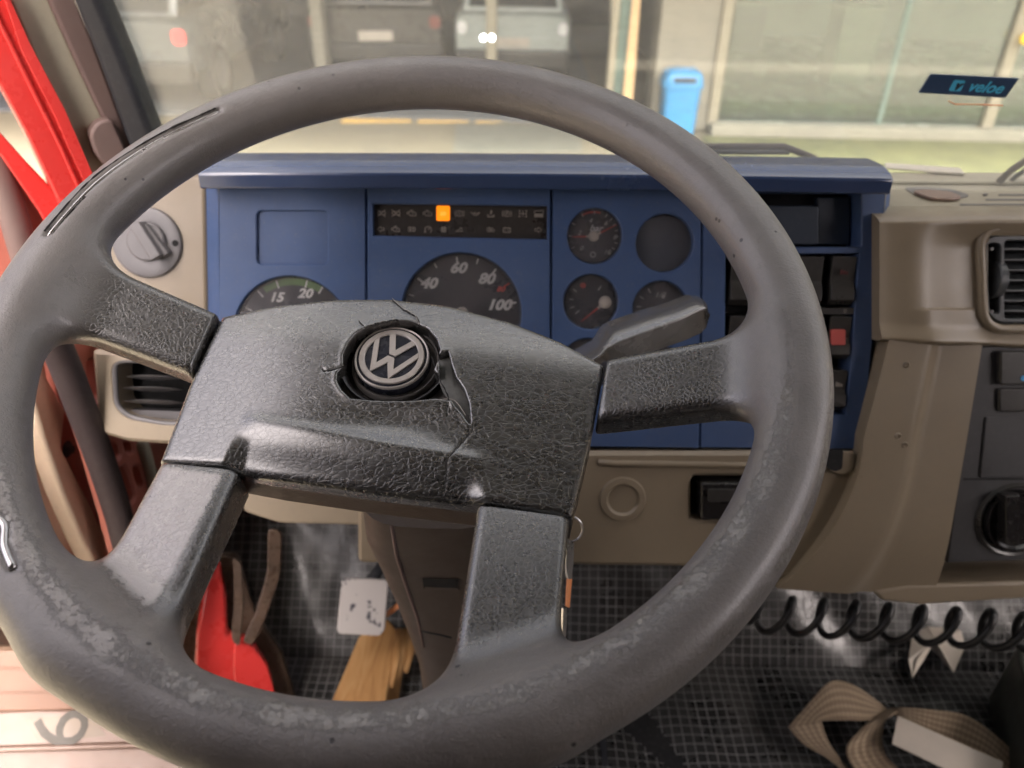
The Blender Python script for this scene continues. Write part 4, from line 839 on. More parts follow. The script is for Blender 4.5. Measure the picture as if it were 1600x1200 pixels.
# lower panel under the instruments
def lowp(q, r):
    return .006-.004*ss(.0, .12, r)+.010*ss(.0, .10, r)-.006*ss(.08, .22, r)-.03*max(0, r-.5)**2
LFr = plate('knee_panel', FA, A(rpoly([(560, 706), (905, 706), (926, 704), (1341, 704), (1338, 770), (1322, 820), (1285, 862), (1240, 893), (1185, 914), (1130, 884), (560, 878)], 10), .0), [A(rrect(1078, 742, 1174, 812, 10)), circle_on(972, 776, 20)], -.02, .004, M['beige'], dash, ch=.004, hch=.003)
tube('panel_edge', [FA.px(x, y, .004) for x, y in ((935, 722), (960, 724), (1180, 727), (1290, 729))], .0035, M['beige'], dash, n=8)
lathe('socket_cap', FA, *FA.ab(972, 776), [(0, -.004), (FA.ab(992, 776)[0]-FA.ab(972, 776)[0]-.001, -.004), (FA.ab(992, 776)[0]-FA.ab(972, 776)[0], -.006)], M['beige'], dash)
t_ = pc(972, 778, 36); lathe('cap_surround', FA, t_[0][0], t_[0][1], [(t_[1]*.62, .004), (t_[1]*.72, .0065), (t_[1]*.95, .0062), (t_[1]*1.02, .0035)], M['beige'], dash)
slab('socket_recess', FA, rrect(1072, 736, 1180, 818, 10), -.03, -.018, M['dark'], dash)
sk = slab('relay_socket', FA, rrect(1090, 748, 1172, 806, 6), -.018, .014, M['blackgloss'], dash, bevel=.003, href=.0)
slab('relay_socket_face', FA, rrect(1100, 756, 1168, 776, 3), .014, .017, M['switch'], sk, bevel=.001, href=.0)
slab('left_knee_panel', FA, rpoly([(380, 700), (600, 706), (606, 822), (437, 818), (380, 800)], 8), -.03, .0, M['cream'], dash, bevel=.003)
slab('bracket_foot', FA, rpoly([(1286, 706), (1336, 706), (1334, 735), (1318, 742), (1300, 738)], 6), .004, .012, M['beige'], dash, bevel=.004)
slab('cable_gap', FA, rpoly([(1290, 702), (1318, 702), (1316, 733), (1304, 737), (1292, 732)], 5), .0122, .013, M['dark'], dash)
# pad on the left with the light switch and the footwell air vent
FL = Frame(FA.o-FA.n*.012, FA.u, FA.v, FA.n)
slab('left_pad', FL, rpoly([(150, 300), (235, 276), (300, 272), (322, 275), (326, 552), (150, 545)], 20), -.03, 0., M['beige'], dash, bevel=.006)
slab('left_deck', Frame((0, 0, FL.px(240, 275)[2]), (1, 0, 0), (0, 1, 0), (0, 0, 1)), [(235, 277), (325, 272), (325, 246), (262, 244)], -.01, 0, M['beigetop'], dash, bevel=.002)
lc, lr = FL.ab(231, 379), FL.ab(286, 379)[0]-FL.ab(231, 379)[0]
ls_ = thing('light_switch', FL.p(*lc), 'round grey rotary headlight switch on the beige pad left of the blue panel', 'switch')
lathe('switch_plate', FL, lc[0], lc[1], [(0, .003), (lr*.6, .003), (lr*.9, .0045), (lr*.97, .0035), (lr, .001), (lr, -.002)], M['grey'], ls_)
kn = lathe('switch_dial', FL, lc[0]+.001, lc[1]+.001, [(0, .0075), (lr*.5, .0075), (lr*.54, .0065), (lr*.56, .002)], M['grey'], ls_)
def bar2(fr, x0, y0, x1, y1, wd, h0, h1, mat, parent, name, bev=.0012):
    p0, p1 = fr.ab(x0, y0, h1), fr.ab(x1, y1, h1); d = (p1-p0)/np.linalg.norm(p1-p0); n = np.array([-d[1], d[0]])*wd
    return MB().prism([fr.p(*(p+s*1.25), h0) for p, s in ((p0, n), (p0, -n), (p1, -n), (p1, n))], [fr.p(*(p+s), h1) for p, s in ((p0, n), (p0, -n), (p1, -n), (p1, n))]).build(name, mat, parent, bevel=bev)
bar2(FL, 209, 350, 243, 403, .0052, .006, .020, M['grey'], ls_, 'handle'); bar2(FL, 224, 352, 259, 399, .0030, .005, .013, M['grey'], ls_, 'handle_rib')
lathe('peg_hole', FL, *FL.ab(274, 380, .004), [(0, .0048), (.003, .0048), (.0032, .003)], M['dark'], ls_, n=16)
FV = Frame(FA.o+FA.n*.006, FA.u, FA.v, FA.n)
vp = lambda L: [tuple(FV.ab(*p)) for p in L]
lv = plate('left_air_vent', FV, vp(rpoly([(148, 545), (340, 560), (340, 697), (204, 688), (163, 676), (155, 640)], 8)), [vp(rpoly([(181, 566), (330, 566), (330, 657), (262, 660), (205, 650), (186, 632)], 18))], -.04, .006, M['cream'], dash, ch=.004, hch=.003)
gr_ = [FV.px(*p, .003) for p in rpoly([(178, 563), (334, 563), (334, 660), (262, 663), (203, 652), (182, 634)], 18)]
tube('vent_ring', gr_, .0028, M['grey'], lv, closed=True, n=8)
slab('vent_cavity', FV, [(170, 555), (345, 560), (345, 670), (170, 665)], -.035, -.03, M['dark'], lv)
for y, s_ in ((608, 1), (628, 1), (590, .9)):
    c_ = FV.ab(240, y, -.006); fr_ = Frame(FV.p(c_[0], c_[1], -.006), FV.u, FV.n*.96+FV.v*.28, FV.v*.96-FV.n*.28)
    lathe('vent_louvre', fr_, 0, 0, [(0, .0025), (.018*s_, .0015), (.0285*s_, 0), (.018*s_, -.0015), (0, -.002)], M['grey'], lv, sy=.62)
slab('vent_grille_floor', FV, [(196, 640), (320, 644), (320, 662), (262, 664), (205, 652)], -.02, -.008, M['grey'], lv)

# ------------------------------------------------------------------ centre console on the right
M['console'] = plain('console_plastic', (.04, .04, .043), .45, grain=.00015, gscale=600)
M['blue'] = plain('blue_dot', (.05, .3, .6), .4, grain=0)
FC = Frame(FA.o+FA.n*.004, FA.u, FA.v, FA.n)
cc = thing('centre_console', FC.px(1600, 870), 'dark grey heater control panel with rotary knob at the right edge of the dashboard', 'console')
slab('console_body', FC, [(1526, 541), (1720, 541), (1720, 872), (1479, 880)], -.05, 0, M['console'], cc, bevel=.002)
slab('console_insert', FC, [(1541, 652), (1720, 652), (1720, 746), (1532, 746)], 0, .0022, M['console'], cc, bevel=.001)
slab('console_seam', FC, [(1506, 747.5), (1720, 747.5), (1720, 750), (1505, 750)], 0, .0004, M['dark'], cc)
rk = slab('rocker_switch', FC, rrect(1563, 549, 1700, 602, 5), 0, .007, M['switch'], cc, bevel=.002)
slab('rocker_switch', FC, rrect(1561, 607, 1700, 644, 4), 0, .004, M['switch'], cc, bevel=.002)
lathe('blue_mark', FC, *FC.ab(1599, 591, .007), [(0, .0078), (.0026, .0078), (.0028, .006)], M['blue'], rk, n=16)
kc = FC.ab(1584, 812); kr = FC.ab(1644, 812)[0]-kc[0]
lathe('knob_ring', FC, kc[0], kc[1], [(kr*.84, .0), (kr*.88, .003), (kr*.95, .004), (kr, .0)], M['switch'], cc)
kb = lathe('knob', FC, kc[0], kc[1], [(0, .004), (kr*.68, .004), (kr*.74, .0075), (kr*.80, .0075), (kr*.82, .0)], M['blackgloss'], cc)
bar2(FC, 1583, 775, 1583, 850, .0065, .004, .018, M['blackgloss'], kb, 'knob_grip')

# ------------------------------------------------------------------ floor, mat, pedals
FZ = 1.05
floor = tag(box('cab_floor', -.50, 1.7, -.85, .92, FZ-.03, FZ-.006, M['dark']), kind='structure')
M['mat'] = plain('plastic_mat', (.022, .022, .022), .3, var=.35, grain=.0006, gscale=45, dirt=.5, sc=5, spec=.6, coat=.2)
M['matline'] = plain('mat_ridge', (.19, .19, .19), .35, var=.3, grain=0, sc=6, dirt=.6)
def dusty():
    m = M['mat']; t = m.node_tree; bs = t.nodes['Principled BSDF']; v = coord(t)
    d = ramp(t, noise(t, v, 3.2, 5, .65, .4), [(.5, 0.), (.72, 1.)]); old = bs.inputs['Base Color'].links[0].from_socket
    t.links.new(mixc(t, math_(t, 'MULTIPLY', d, .35), old, (.16, .145, .13)), bs.inputs['Base Color'])
dusty()
mat_ = thing('rubber_floor_mat', (.3, .3, FZ), 'black glossy plastic floor mat with a pale square grid under the dashboard', 'floor mat')
def wav(x, y):                             # the loose plastic sheet lies in soft folds
    return .004*math.sin(x*9+2*math.sin(y*7))+.003*math.sin(y*17+x*5)+.0035*math.sin((x*.8+y)*23+1.5*math.sin(x*11))+.0016*math.sin(x*61+y*37)
def mat_piece(o, u, v, n, la, lb, cell=.0135, seed=0.):
    fr = Frame(o, u, v, n); H_ = lambda a, b: wav(a+seed, b)*min(1, a/.05, (la-a)/.05, b/.05, (lb-b)/.05)
    na, nb = int(la/.012), int(lb/.012); V = [fr.p(la*i/na, lb*j/nb, H_(la*i/na, lb*j/nb)) for j in range(nb+1) for i in range(na+1)]
    mk('mat_sheet', V, [(j*(na+1)+i, j*(na+1)+i+1, (j+1)*(na+1)+i+1, (j+1)*(na+1)+i) for j in range(nb) for i in range(na)], M['mat'], mat_, smooth=True)
    V = []; Fs = []
    def strip(P, Q):
        k = len(V)
        for p, q in zip(P, Q): V.append(fr.p(*p, H_(*p)+.0007)); V.append(fr.p(*q, H_(*q)+.0007))
        Fs.extend([(k+2*i, k+2*i+1, k+2*i+3, k+2*i+2) for i in range(len(P)-1)])
    k = 1
    while k*cell < la: x = k*cell; strip([(x, lb*j/nb) for j in range(nb+1)], [(x+.0013, lb*j/nb) for j in range(nb+1)]); k += 1
    k = 1
    while k*cell < lb: y = k*cell; strip([(la*j/na, y) for j in range(na+1)], [(la*j/na, y+.0013) for j in range(na+1)]); k += 1
    g = mk('mat_grid', V, Fs, M['matline'], mat_); tag(g, kind='stuff')
mat_piece((-.46, -.1, FZ), (1, 0, 0), (0, 1, 0), (0, 0, 1), 2.1, .86)
c45, s45 = math.cos(R(52)), math.sin(R(52))
mat_piece((-.46, .756, FZ+.002), (1, 0, 0), (0, c45, s45), (0, -s45, c45), 2.1, .55, seed=3.)
tag(box('cowl', -.44, 1.7, .765, 1.12, 1.60, 1.63, M['dark']), kind='structure')
tag(box('footwell_side', -.50, -.47, .74, 1.12, FZ, 1.63, M['redmetal']), kind='structure')
tag(box('firewall', -.5, 1.7, 1.12, 1.15, FZ, 1.63, M['dark']), kind='structure')
tag(box('cab_floor_seam', .128, .136, -.1, .75, FZ+.0016, FZ+.004, M['rubber']), kind='structure').name = 'floor_joint'
# brake pedal: pale worn plate
def pedal_mat():
    m, t, bs, out = NM('worn_pedal'); v = coord(t, (1, 1, 1)); n_ = noise(t, v, 24, 4, .6, .3); n2 = noise(t, v, 70, 4, .7)
    k = ramp(t, math_(t, 'ADD', math_(t, 'MULTIPLY', n_, .8), math_(t, 'MULTIPLY', n2, .25)), [(.555, 0.), (.575, 1.)])
    t.links.new(mixc(t, k, (.46, .43, .41), (.06, .06, .07)), bs.inputs['Base Color']); bs.inputs['Roughness'].default_value = .45; return m
M['pedal'] = pedal_mat()
bp = thing('brake_pedal', at(570, 990, 1.05), 'pale worn brake pedal plate with dark scuffs left of the steering column', 'pedal')
FP = frame_face(at(565, 950, 1.03), 38, 4)
slab('pedal_plate', FP, rpoly([(534, 903), (607, 906), (601, 985), (594, 994), (530, 991), (526, 985)], 9), -.008, 0, M['pedal'], bp, bevel=.002)
tube('pedal_arm', [FP.px(575, 915, -.012), FP.px(600, 880, -.05), FP.px(640, 850, -.12)], .008, M['rubber'], bp)
MB().prism([FP.px(x, y, -.03) for x, y in ((604, 955), (640, 928), (640, 936), (604, 966))], [FP.px(x, y, -.02) for x, y in ((604, 955), (640, 928), (640, 936), (604, 966))]).build('pedal_bracket', M['orange'], bp)
cp = thing('clutch_pedal', at(385, 1000, 1.02), 'brown dusty clutch pedal levers hanging at the left of the footwell', 'pedal')
FCl = frame_face(at(400, 930, .98), 25, 10)
slab('pedal_arm', FCl, rpoly([(418, 825), (441, 830), (438, 900), (412, 975), (394, 1010), (378, 1003), (398, 960), (417, 895)], 12), -.006, 0, M['brownclear'], cp, bevel=.002)
slab('pedal_return', Frame(FCl.o+FCl.n*.004, FCl.u, FCl.v, FCl.n), rpoly([(364, 872), (377, 880), (380, 950), (374, 1012), (361, 1000), (366, 940)], 8), -.006, 0, M['brownclear'], cp, bevel=.002)
# wooden block on the mat
def wood():
    m, t, bs, out = NM('raw_wood'); v = coord(t, (16, 3, 6), rot=(0, 0, R(-12))); n_ = noise(t, v, 3, 6, .65, 1.2)
    t.links.new(ramp(t, n_, [(.25, (.27, .12, .04)), (.5, (.47, .25, .09)), (.7, (.56, .34, .15))]), bs.inputs['Base Color']); bs.inputs['Roughness'].default_value = .7
    bump(t, bs, n_, .0012); return m
M['wood'] = wood()
wb = [(560, 993), (604, 970), (646, 984), (640, 1060), (618, 1130), (500, 1130)]
F0 = Frame((0, 0, FZ+.04), (1, 0, 0), (0, 1, 0), (0, 0, 1))
rngw = np.random.RandomState(2)
top = [F0.ab(x, y) for x, y in ((560, 994), (604, 968), (622, 984), (612, 1040), (596, 1140), (497, 1140))]
mbw = MB().prism([np.array([a, b, FZ+.0015]) for a, b in [t*np.array([1, 1])+np.array([.012, -.004]) for t in top]], [np.array([a, b, FZ+.04+.004*math.sin(i*2.1)]) for i, (a, b) in enumerate(top)])
wo = mbw.build('wood_block', M['wood'], None, bevel=.003); tag(wo, 'yellowish split wooden block lying on the mat below the pale pedal', 'wood block')
spl = MB()
for k, (x0, y0, x1, y1) in enumerate(((624, 985, 612, 1075), (634, 985, 620, 1060), (643, 988, 634, 1050))):
    P0 = F0.px(x0, y0, -.004-.005*k); P1 = F0.px(x1, y1, -.006-.004*k); tube('', [P0, (P0+P1)/2+np.array([.002, 0, .001]), P1], [.006, .0075, .004], None, mb=spl, n=6)
    s_ = MB(); tube('', [P0, (P0+P1)/2+np.array([.002, 0, .001]), P1], [.006, .0075, .004], None, mb=s_, n=6)
    ORG[wo.name] = ORG.get(wo.name, np.zeros(3)); s_.build('splinter', M['wood'], wo, smooth=True)

# ------------------------------------------------------------------ coiled hose, webbing strap, loose strip
def coil():
    pts = []; n = 9.2; A0, A1 = at(1165, 958, 1.0), at(1640, 990, .93)
    for i in range(int(n*22)):
        q = i/(n*22); t = 2*math.pi*n*q; c = A0+(A1-A0)*q; rr = .0265
        pts.append(c+np.array([.006*math.sin(t), -math.cos(t)*rr*.6, math.sin(t)*rr]))
    o = tube('coiled_hose', pts, .0046, M['cable'], n=8); tag(o, 'black coiled air hose stretched under the beige dashboard on the right', 'hose')
coil()
def webbing():
    m, t, bs, out = NM('webbing'); tc = nd(t, 'ShaderNodeTexCoord'); sp = nd(t, 'ShaderNodeSeparateXYZ'); t.links.new(tc.outputs['UV'], sp.inputs[0])
    def wave(s, f): return math_(t, 'SINE', math_(t, 'MULTIPLY', s, f))
    rows = ramp(t, wave(sp.outputs[1], 2*math.pi*5), [(.0, 0.), (.06, 0.), (.3, 1.)]); weft = math_(t, 'MULTIPLY', math_(t, 'ADD', wave(sp.outputs[0], 2*math.pi*2000/12), 1.), .5)
    warp = math_(t, 'MULTIPLY', math_(t, 'ADD', wave(sp.outputs[1], 2*math.pi*30), 1.), .5)
    v = coord(t); n_ = noise(t, v, 35, 4, .7)
    c = mixc(t, n_, (.30, .22, .14), (.46, .36, .25)); c = mixc(t, math_(t, 'ADD', math_(t, 'MULTIPLY', rows, .55), .45), (.15, .105, .07), c); c = mixc(t, math_(t, 'MULTIPLY', weft, .35), c, (.16, .11, .075)); t.links.new(c, bs.inputs['Base Color'])
    bs.inputs['Roughness'].default_value = .8; bump(t, bs, math_(t, 'ADD', math_(t, 'ADD', weft, rows), warp), .0005); return m
M['web'] = webbing()
strap = thing('webbing_strap', F0.px(1330, 1150), 'tan webbing strap folded into two loops on the black floor mat', 'strap')
def ribbon(name, E0, E1, hs, mat, parent, n=8):   # edge points read in the picture, each pair at a height above the mat
    a = spline([list(p)+[h[0]] for p, h in zip(E0, hs)], n); b = spline([list(p)+[h[1]] for p, h in zip(E1, hs)], n); V = []; ncol = 6; L = 0; uvL = []
    FF = lambda x, y, h: Frame((0, 0, FZ+h), (1, 0, 0), (0, 1, 0), (0, 0, 1)).px(x, y)
    PA = [FF(*p) for p in a]; PB = [FF(*p) for p in b]
    for i, (p, q) in enumerate(zip(PA, PB)):
        if i: L += np.linalg.norm((p+q)/2-(PA[i-1]+PB[i-1])/2)
        for k in range(ncol+1): V.append(p+(q-p)*k/ncol); uvL.append((L, k/ncol))
    m = ncol+1; Fs = [(i*m+k, i*m+k+1, (i+1)*m+k+1, (i+1)*m+k) for i in range(len(PA)-1) for k in range(ncol)]
    o = mk(name, V, Fs, mat, parent, smooth=True); uv = o.data.uv_layers.new(name='UVMap')
    for l in o.data.loops: uv.data[l.index].uv = uvL[l.vertex_index]
    s_ = o.modifiers.new('s', 'SOLIDIFY'); s_.thickness = .0022; s_.offset = -1; return o
ribbon('strap_band', [(1360, 1240), (1300, 1190), (1258, 1165), (1231, 1136)], [(1330, 1205), (1316, 1188), (1296, 1160), (1284, 1128)], [(.01, .01), (.02, .02), (.03, .035), (.035, .05)], M['web'], strap)
ribbon('strap_band', [(1231, 1136), (1262, 1100), (1290, 1070), (1312, 1063), (1345, 1076), (1388, 1108)], [(1283, 1129), (1283, 1127), (1300, 1126), (1325, 1125), (1358, 1125), (1386, 1116)], [(.035, .045), (.05, .045), (.065, .045), (.06, .05), (.05, .045), (.03, .03)], M['web'], strap)
ribbon('strap_band', [(1392, 1106), (1356, 1128), (1328, 1160), (1326, 1185), (1352, 1225)], [(1412, 1108), (1388, 1120), (1379, 1145), (1383, 1178), (1404, 1200)], [(.035, .04), (.045, .05), (.045, .04), (.03, .025), (.015, .01)], M['web'], strap)
ribbon('strap_band', [(1385, 1108), (1412, 1105), (1460, 1109), (1510, 1118), (1560, 1152), (1605, 1200), (1640, 1260)], [(1392, 1116), (1416, 1126), (1455, 1150), (1500, 1170), (1545, 1190), (1580, 1235), (1600, 1280)], [(.035, .035), (.05, .045), (.055, .04), (.055, .035), (.045, .03), (.02, .015), (.01, .01)], M['web'], strap)
F1 = Frame((0, 0, FZ+.062), (1, 0, 0), (0, 1, 0), (0, 0, 1))
st_ = slab('paper_strip', F1, [(1403, 1118), (1480, 1152), (1567, 1190), (1564, 1225), (1480, 1203), (1394, 1162)], -.0012, 0, M['white'], bevel=.0004); tag(st_, 'flat pale cardboard strip lying across the tan webbing strap', 'strip')
# crumpled clear wrapper catching the light
def wrapper():
    V = []; px = [(1428, 965), (1440, 962), (1475, 975), (1502, 985), (1508, 1010), (1490, 1050), (1470, 1030), (1446, 1005), (1432, 1030), (1426, 1060), (1420, 1030)]
    FF = Frame((0, 0, FZ+.03), (1, 0, 0), (0, 1, 0), (0, 0, 1)); rg = random.Random(5)
    P = [FF.px(x, y, rg.uniform(-.02, .03)) for x, y in px]; c = FF.px(1462, 1000, .03); V = P+[c]
    o = mk('plastic_wrapper', V, [(i, (i+1) % len(P), len(P)) for i in range(len(P))], M['white'], None); s = o.modifiers.new('s', 'SOLIDIFY'); s.thickness = .001
    tag(o, 'small crumpled pale plastic wrapper on the mat behind the coiled hose', 'wrapper')
wrapper()
sb_ = thing('seat_box', (.85, .3, FZ), 'grey green painted box side at the lower right corner of the cab floor', 'seat base')
M['boxgrey'] = plain('box_grey', (.035, .037, .03), .5, var=.15, dirt=.4)
slab('box_side', Frame((0, 0, FZ+.12), (1, 0, 0), (0, 1, 0), (0, 0, 1)), [(1592, 1030), (1628, 1150), (1644, 1230), (1800, 1230), (1800, 1010), (1590, 1005)], -.115, 0, M['boxgrey'], sb_, bevel=.006)

# ------------------------------------------------------------------ the cab round it all
cab = thing('truck_cab', (0, .6, FZ), 'red truck cab with cream painted inner pillars seen round the windscreen and open doorway', 'truck')
WS = frame_face((0, .775, 1.80), 0); _l = R(9); WS.n = np.array([0, -math.cos(_l), -math.sin(_l)]); WS.v = np.array([0, -math.sin(_l), math.cos(_l)])
PL = Frame((-.40, .76, 1.9), (.80, .60, 0), (0, 0, 1), (.60, -.80, 0))
slab('windscreen_seal', WS, [(104, -20), (146, -20), (196, 100), (242, 222), (258, 268), (214, 270), (196, 222), (152, 100)], -.01, .022, M['rubber'], cab, bevel=.008)
slab('pillar_trim', PL, [(66, -20), (112, -20), (160, 100), (205, 225), (222, 290), (200, 290), (178, 232), (160, 185), (124, 110)], -.02, .006, M['mauve'], cab, bevel=.004)
slab('inner_pillar', PL, [(-12, -60), (70, -20), (128, 110), (163, 185), (185, 235), (205, 300), (145, 300), (100, 200), (60, 105)], -.03, .0, M['creammetal'], cab, bevel=.004)
slab('pillar_foot', PL, rpoly([(140, 210), (150, 192), (175, 184), (200, 240), (205, 275), (165, 262), (148, 240)], 14), .0, .018, M['mauve'], cab, bevel=.004)
slab('red_pillar', PL, [(-60, -60), (-12, -60), (40, 66), (96, 172), (143, 278), (190, 380), (150, 420), (96, 325), (40, 208), (-4, 128), (-60, 20)], -.03, .012, M['redpaint'], cab, bevel=.003)
slab('pillar_crease', PL, [(-30, -20), (-24, -20), (46, 122), (98, 228), (150, 345), (144, 347), (92, 230), (38, 122)], .012, .0155, M['redpaint'], cab, bevel=.0015)
slab('pillar_flange', PL, [(-9, -50), (-6, -50), (46, 66), (102, 172), (148, 278), (192, 380), (178, 384), (134, 290), (86, 182), (34, 80)], .012, .018, M['redpaint'], cab, bevel=.002)
slab('door_frame_red', Frame(PL.o-PL.n*.02, PL.u, PL.v, PL.n), [(-60, 140), (0, 208), (45, 258), (110, 325), (150, 400), (110, 420), (60, 330), (0, 243), (-60, 190)], -.02, .0, M['redpaint'], cab, bevel=.003)
SD = Frame((-.425, .6, 1.4), (0, -1, 0), (0, 0, 1), (1, 0, 0))    # the doorway side; u towards the driver
sdp = lambda L, h=0: [tuple(SD.ab(x, y, h)) for x, y in L]
plate('door_jamb', SD, sdp([(100, 520), (260, 520), (262, 900), (250, 1010), (232, 1010), (178, 800), (150, 700), (124, 620), (106, 560)]), [sdp(rpoly(q, 5)) for q in ([(166, 690), (176, 684), (188, 694), (190, 712), (181, 722), (174, 712)], [(192, 688), (208, 690), (210, 706), (200, 708)], [(186, 735), (195, 726), (203, 742), (212, 778), (200, 794), (190, 770)], [(208, 728), (220, 728), (229, 758), (219, 763), (211, 745)], [(137, 565), (150, 560), (156, 620), (148, 632), (138, 600)])], -.018, 0, M['redmetal'], cab, ch=.003, hch=.003)
slab('jamb_back', SD, [(120, 520), (300, 520), (300, 1010), (190, 1010)], -.035, -.03, M['redmetal'], cab)
tube('jamb_flange', [SD.px(x, y, .004) for x, y in ((222, 690), (236, 740), (247, 800), (262, 860))], .007, M['creammetal'], cab)
tube('door_seal', spline([SD.px(x, y, .014) for x, y in ((60, 480), (97, 560), (128, 640), (158, 720), (184, 800), (205, 880), (240, 990))], 6), .0135, M['seal'], cab, n=14)
SD2 = Frame(SD.o-SD.n*.03, SD.u, SD.v, SD.n)
slab('sill_edge', SD2, [(44, 520), (66, 520), (76, 590), (104, 640), (98, 700), (144, 790), (196, 905), (160, 905), (132, 850), (98, 770), (70, 690), (50, 620)], -.02, .0, M['creamedge'], cab, bevel=.005)
slab('jamb_strip', SD2, [(70, 520), (150, 520), (230, 900), (178, 900), (130, 790), (90, 700), (96, 640)], -.03, -.008, M['redmetal'], cab, bevel=.003)
lathe('jamb_screw', SD2, *SD2.ab(116, 702), [(0, .0), (.004, -.001), (.005, -.004), (.009, -.007)], M['seal'], cab, n=18)
FS = frame_face(at(360, 1000, 1.0), 25, 20)
slab('red_sill', FS, [(343, 878), (354, 935), (356, 990), (395, 1002), (420, 1045), (436, 1110), (300, 1110), (306, 990), (318, 915)], -.02, 0, M['redpaint'], cab, bevel=.006)
slab('red_sill_step', Frame(FS.o+FS.n*.008, FS.u, FS.v, FS.n), rpoly([(366, 1003), (392, 1006), (418, 1040), (436, 1110), (376, 1110), (364, 1050)], 14), -.006, 0, M['redpaint'], cab, bevel=.002)
slab('inner_sill', Frame(FS.o-FS.n*.03, FS.u, FS.v, FS.n), [(270, 860), (372, 870), (400, 960), (440, 1020), (470, 1120), (240, 1120)], -.02, 0, M['brownclear'], cab, bevel=.004)
# roof, back wall and far side of the cab: outside the picture, they shade it as in the place
M['headliner'] = plain('headliner', (.09, .085, .08), .9)
box('roof', -.50, 1.75, -.9, .60, 2.60, 2.68, M['headliner'], cab)
box('rear_wall', -.50, 1.75, -.95, -.9, FZ, 2.62, M['mauve'], cab)
box('unseen_side_panel', -.50, -.46, -.9, .08, FZ, 2.599, M['mauve'], cab)  # unseen panel, brought forward to darken what the hub ledge reflects
box('passenger_door', 1.70, 1.75, -.9, .9, FZ, 2.0, M['mauve'], cab)
box('header_rail', -.50, 1.75, .601, .67, 2.56, 2.62, M['rubber'], cab)
box('front_panel', -.45, 1.75, 1.16, 1.19, .5, 1.60, M['redpaint'], cab)

st = cab
M['cloth'] = plain('unseen_seat_cloth', (.02, .02, .022), .95, gscale=500)
loft_ = lambda: None
box('unseen_seat_back', -.33, .19, -.62, -.46, 1.45, 2.12, M['cloth'], st, bevel=.05); box('unseen_seat_cushion', -.33, .19, -.46, .02, 1.36, 1.5, M['cloth'], st, bevel=.05); box('unseen_seat_base', -.28, .14, -.55, -.02, FZ+.01, 1.35, M['rubber'], st, bevel=.01)  # unseen driver seat, added to darken reflections in the hub

# opened driver's door, inner side
dr = thing('open_door', (-.6, .5, 1.1), 'open driver door with tan inner panel and pale lower ledge carrying a number sticker', 'door')
DX = Frame((-.52, .6, 1.4), (0.25, -.968, 0), (0, 0, 1), (.968, .25, 0))
slab('inner_panel', DX, [(-160, 520), (60, 520), (80, 640), (200, 940), (200, 1010), (-160, 1010)], -.03, 0, M['doorpale'], dr, bevel=.004)
slab('panel_groove', DX, [(112, 790), (122, 800), (170, 930), (158, 935), (118, 860)], 0, .004, M['mauve'], dr, bevel=.002)
DL = frame_face(at(60, 1090, .86), 42, 28)
slab('lower_panel', DL, [(-200, 992), (5, 984), (130, 990), (240, 1000), (280, 1112), (150, 1110), (-200, 1116)], -.03, 0, M['doorpanel'], dr, bevel=.003)
for y in (1041, 1079): slab('panel_rib', DL, [(-200, y), (300, y+4), (300, y+7), (-200, y+3)], 0, .0015, M['doorpanel'], dr, bevel=.0006)
slab('panel_trim', DL, [(-200, 983), (10, 979), (40, 985), (60, 1000), (-200, 992)], -.01, .006, M['doorlight'], dr, bevel=.002)
DL2 = frame_face(at(60, 1140, .85), 62, 18)
led = slab('ledge', DL2, [(-200, 1112), (150, 1108), (270, 1120), (290, 1168), (230, 1160), (-200, 1174)], -.03, 0.002, M['doorlight'], dr, bevel=.003)
slab('ledge_lip', DL2, [(-200, 1172), (230, 1160), (290, 1168), (290, 1174), (230, 1167), (-200, 1181)], 0, .007, M['doorlight'], dr, bevel=.003)
slab('lower_ledge', DL2, [(-200, 1176), (240, 1166), (300, 1175), (320, 1290), (-200, 1290)], -.03, -.004, M['doorlight'], dr, bevel=.003)
stk = slab('sticker', DL2, [(37, 1123), (141, 1115), (165, 1150), (60, 1160)], .002, .0026, plain('sticker_film', (.17, .125, .085), .35, grain=0), dr)
a, b = DL2.ab(99, 1138, .003); text('sticker_number', '6', DL2, a, b, .0028, .082, plain('sticker_print', (.05, .042, .03), .5, grain=0), stk, rot=78, sx=1.1, ex=.0003)

slab('door_upper', Frame(PL.o-PL.n*.05, PL.u, PL.v, PL.n), [(-120, 170), (0, 232), (52, 290), (120, 400), (140, 560), (-120, 560)], -.03, 0, M['redmetal'], dr, bevel=.004)
tube('door_rubber', [PL.px(x, y, -.04) for x, y in ((-60, 190), (-8, 250), (16, 320), (36, 390), (60, 470))], .014, M['mauve'], dr)
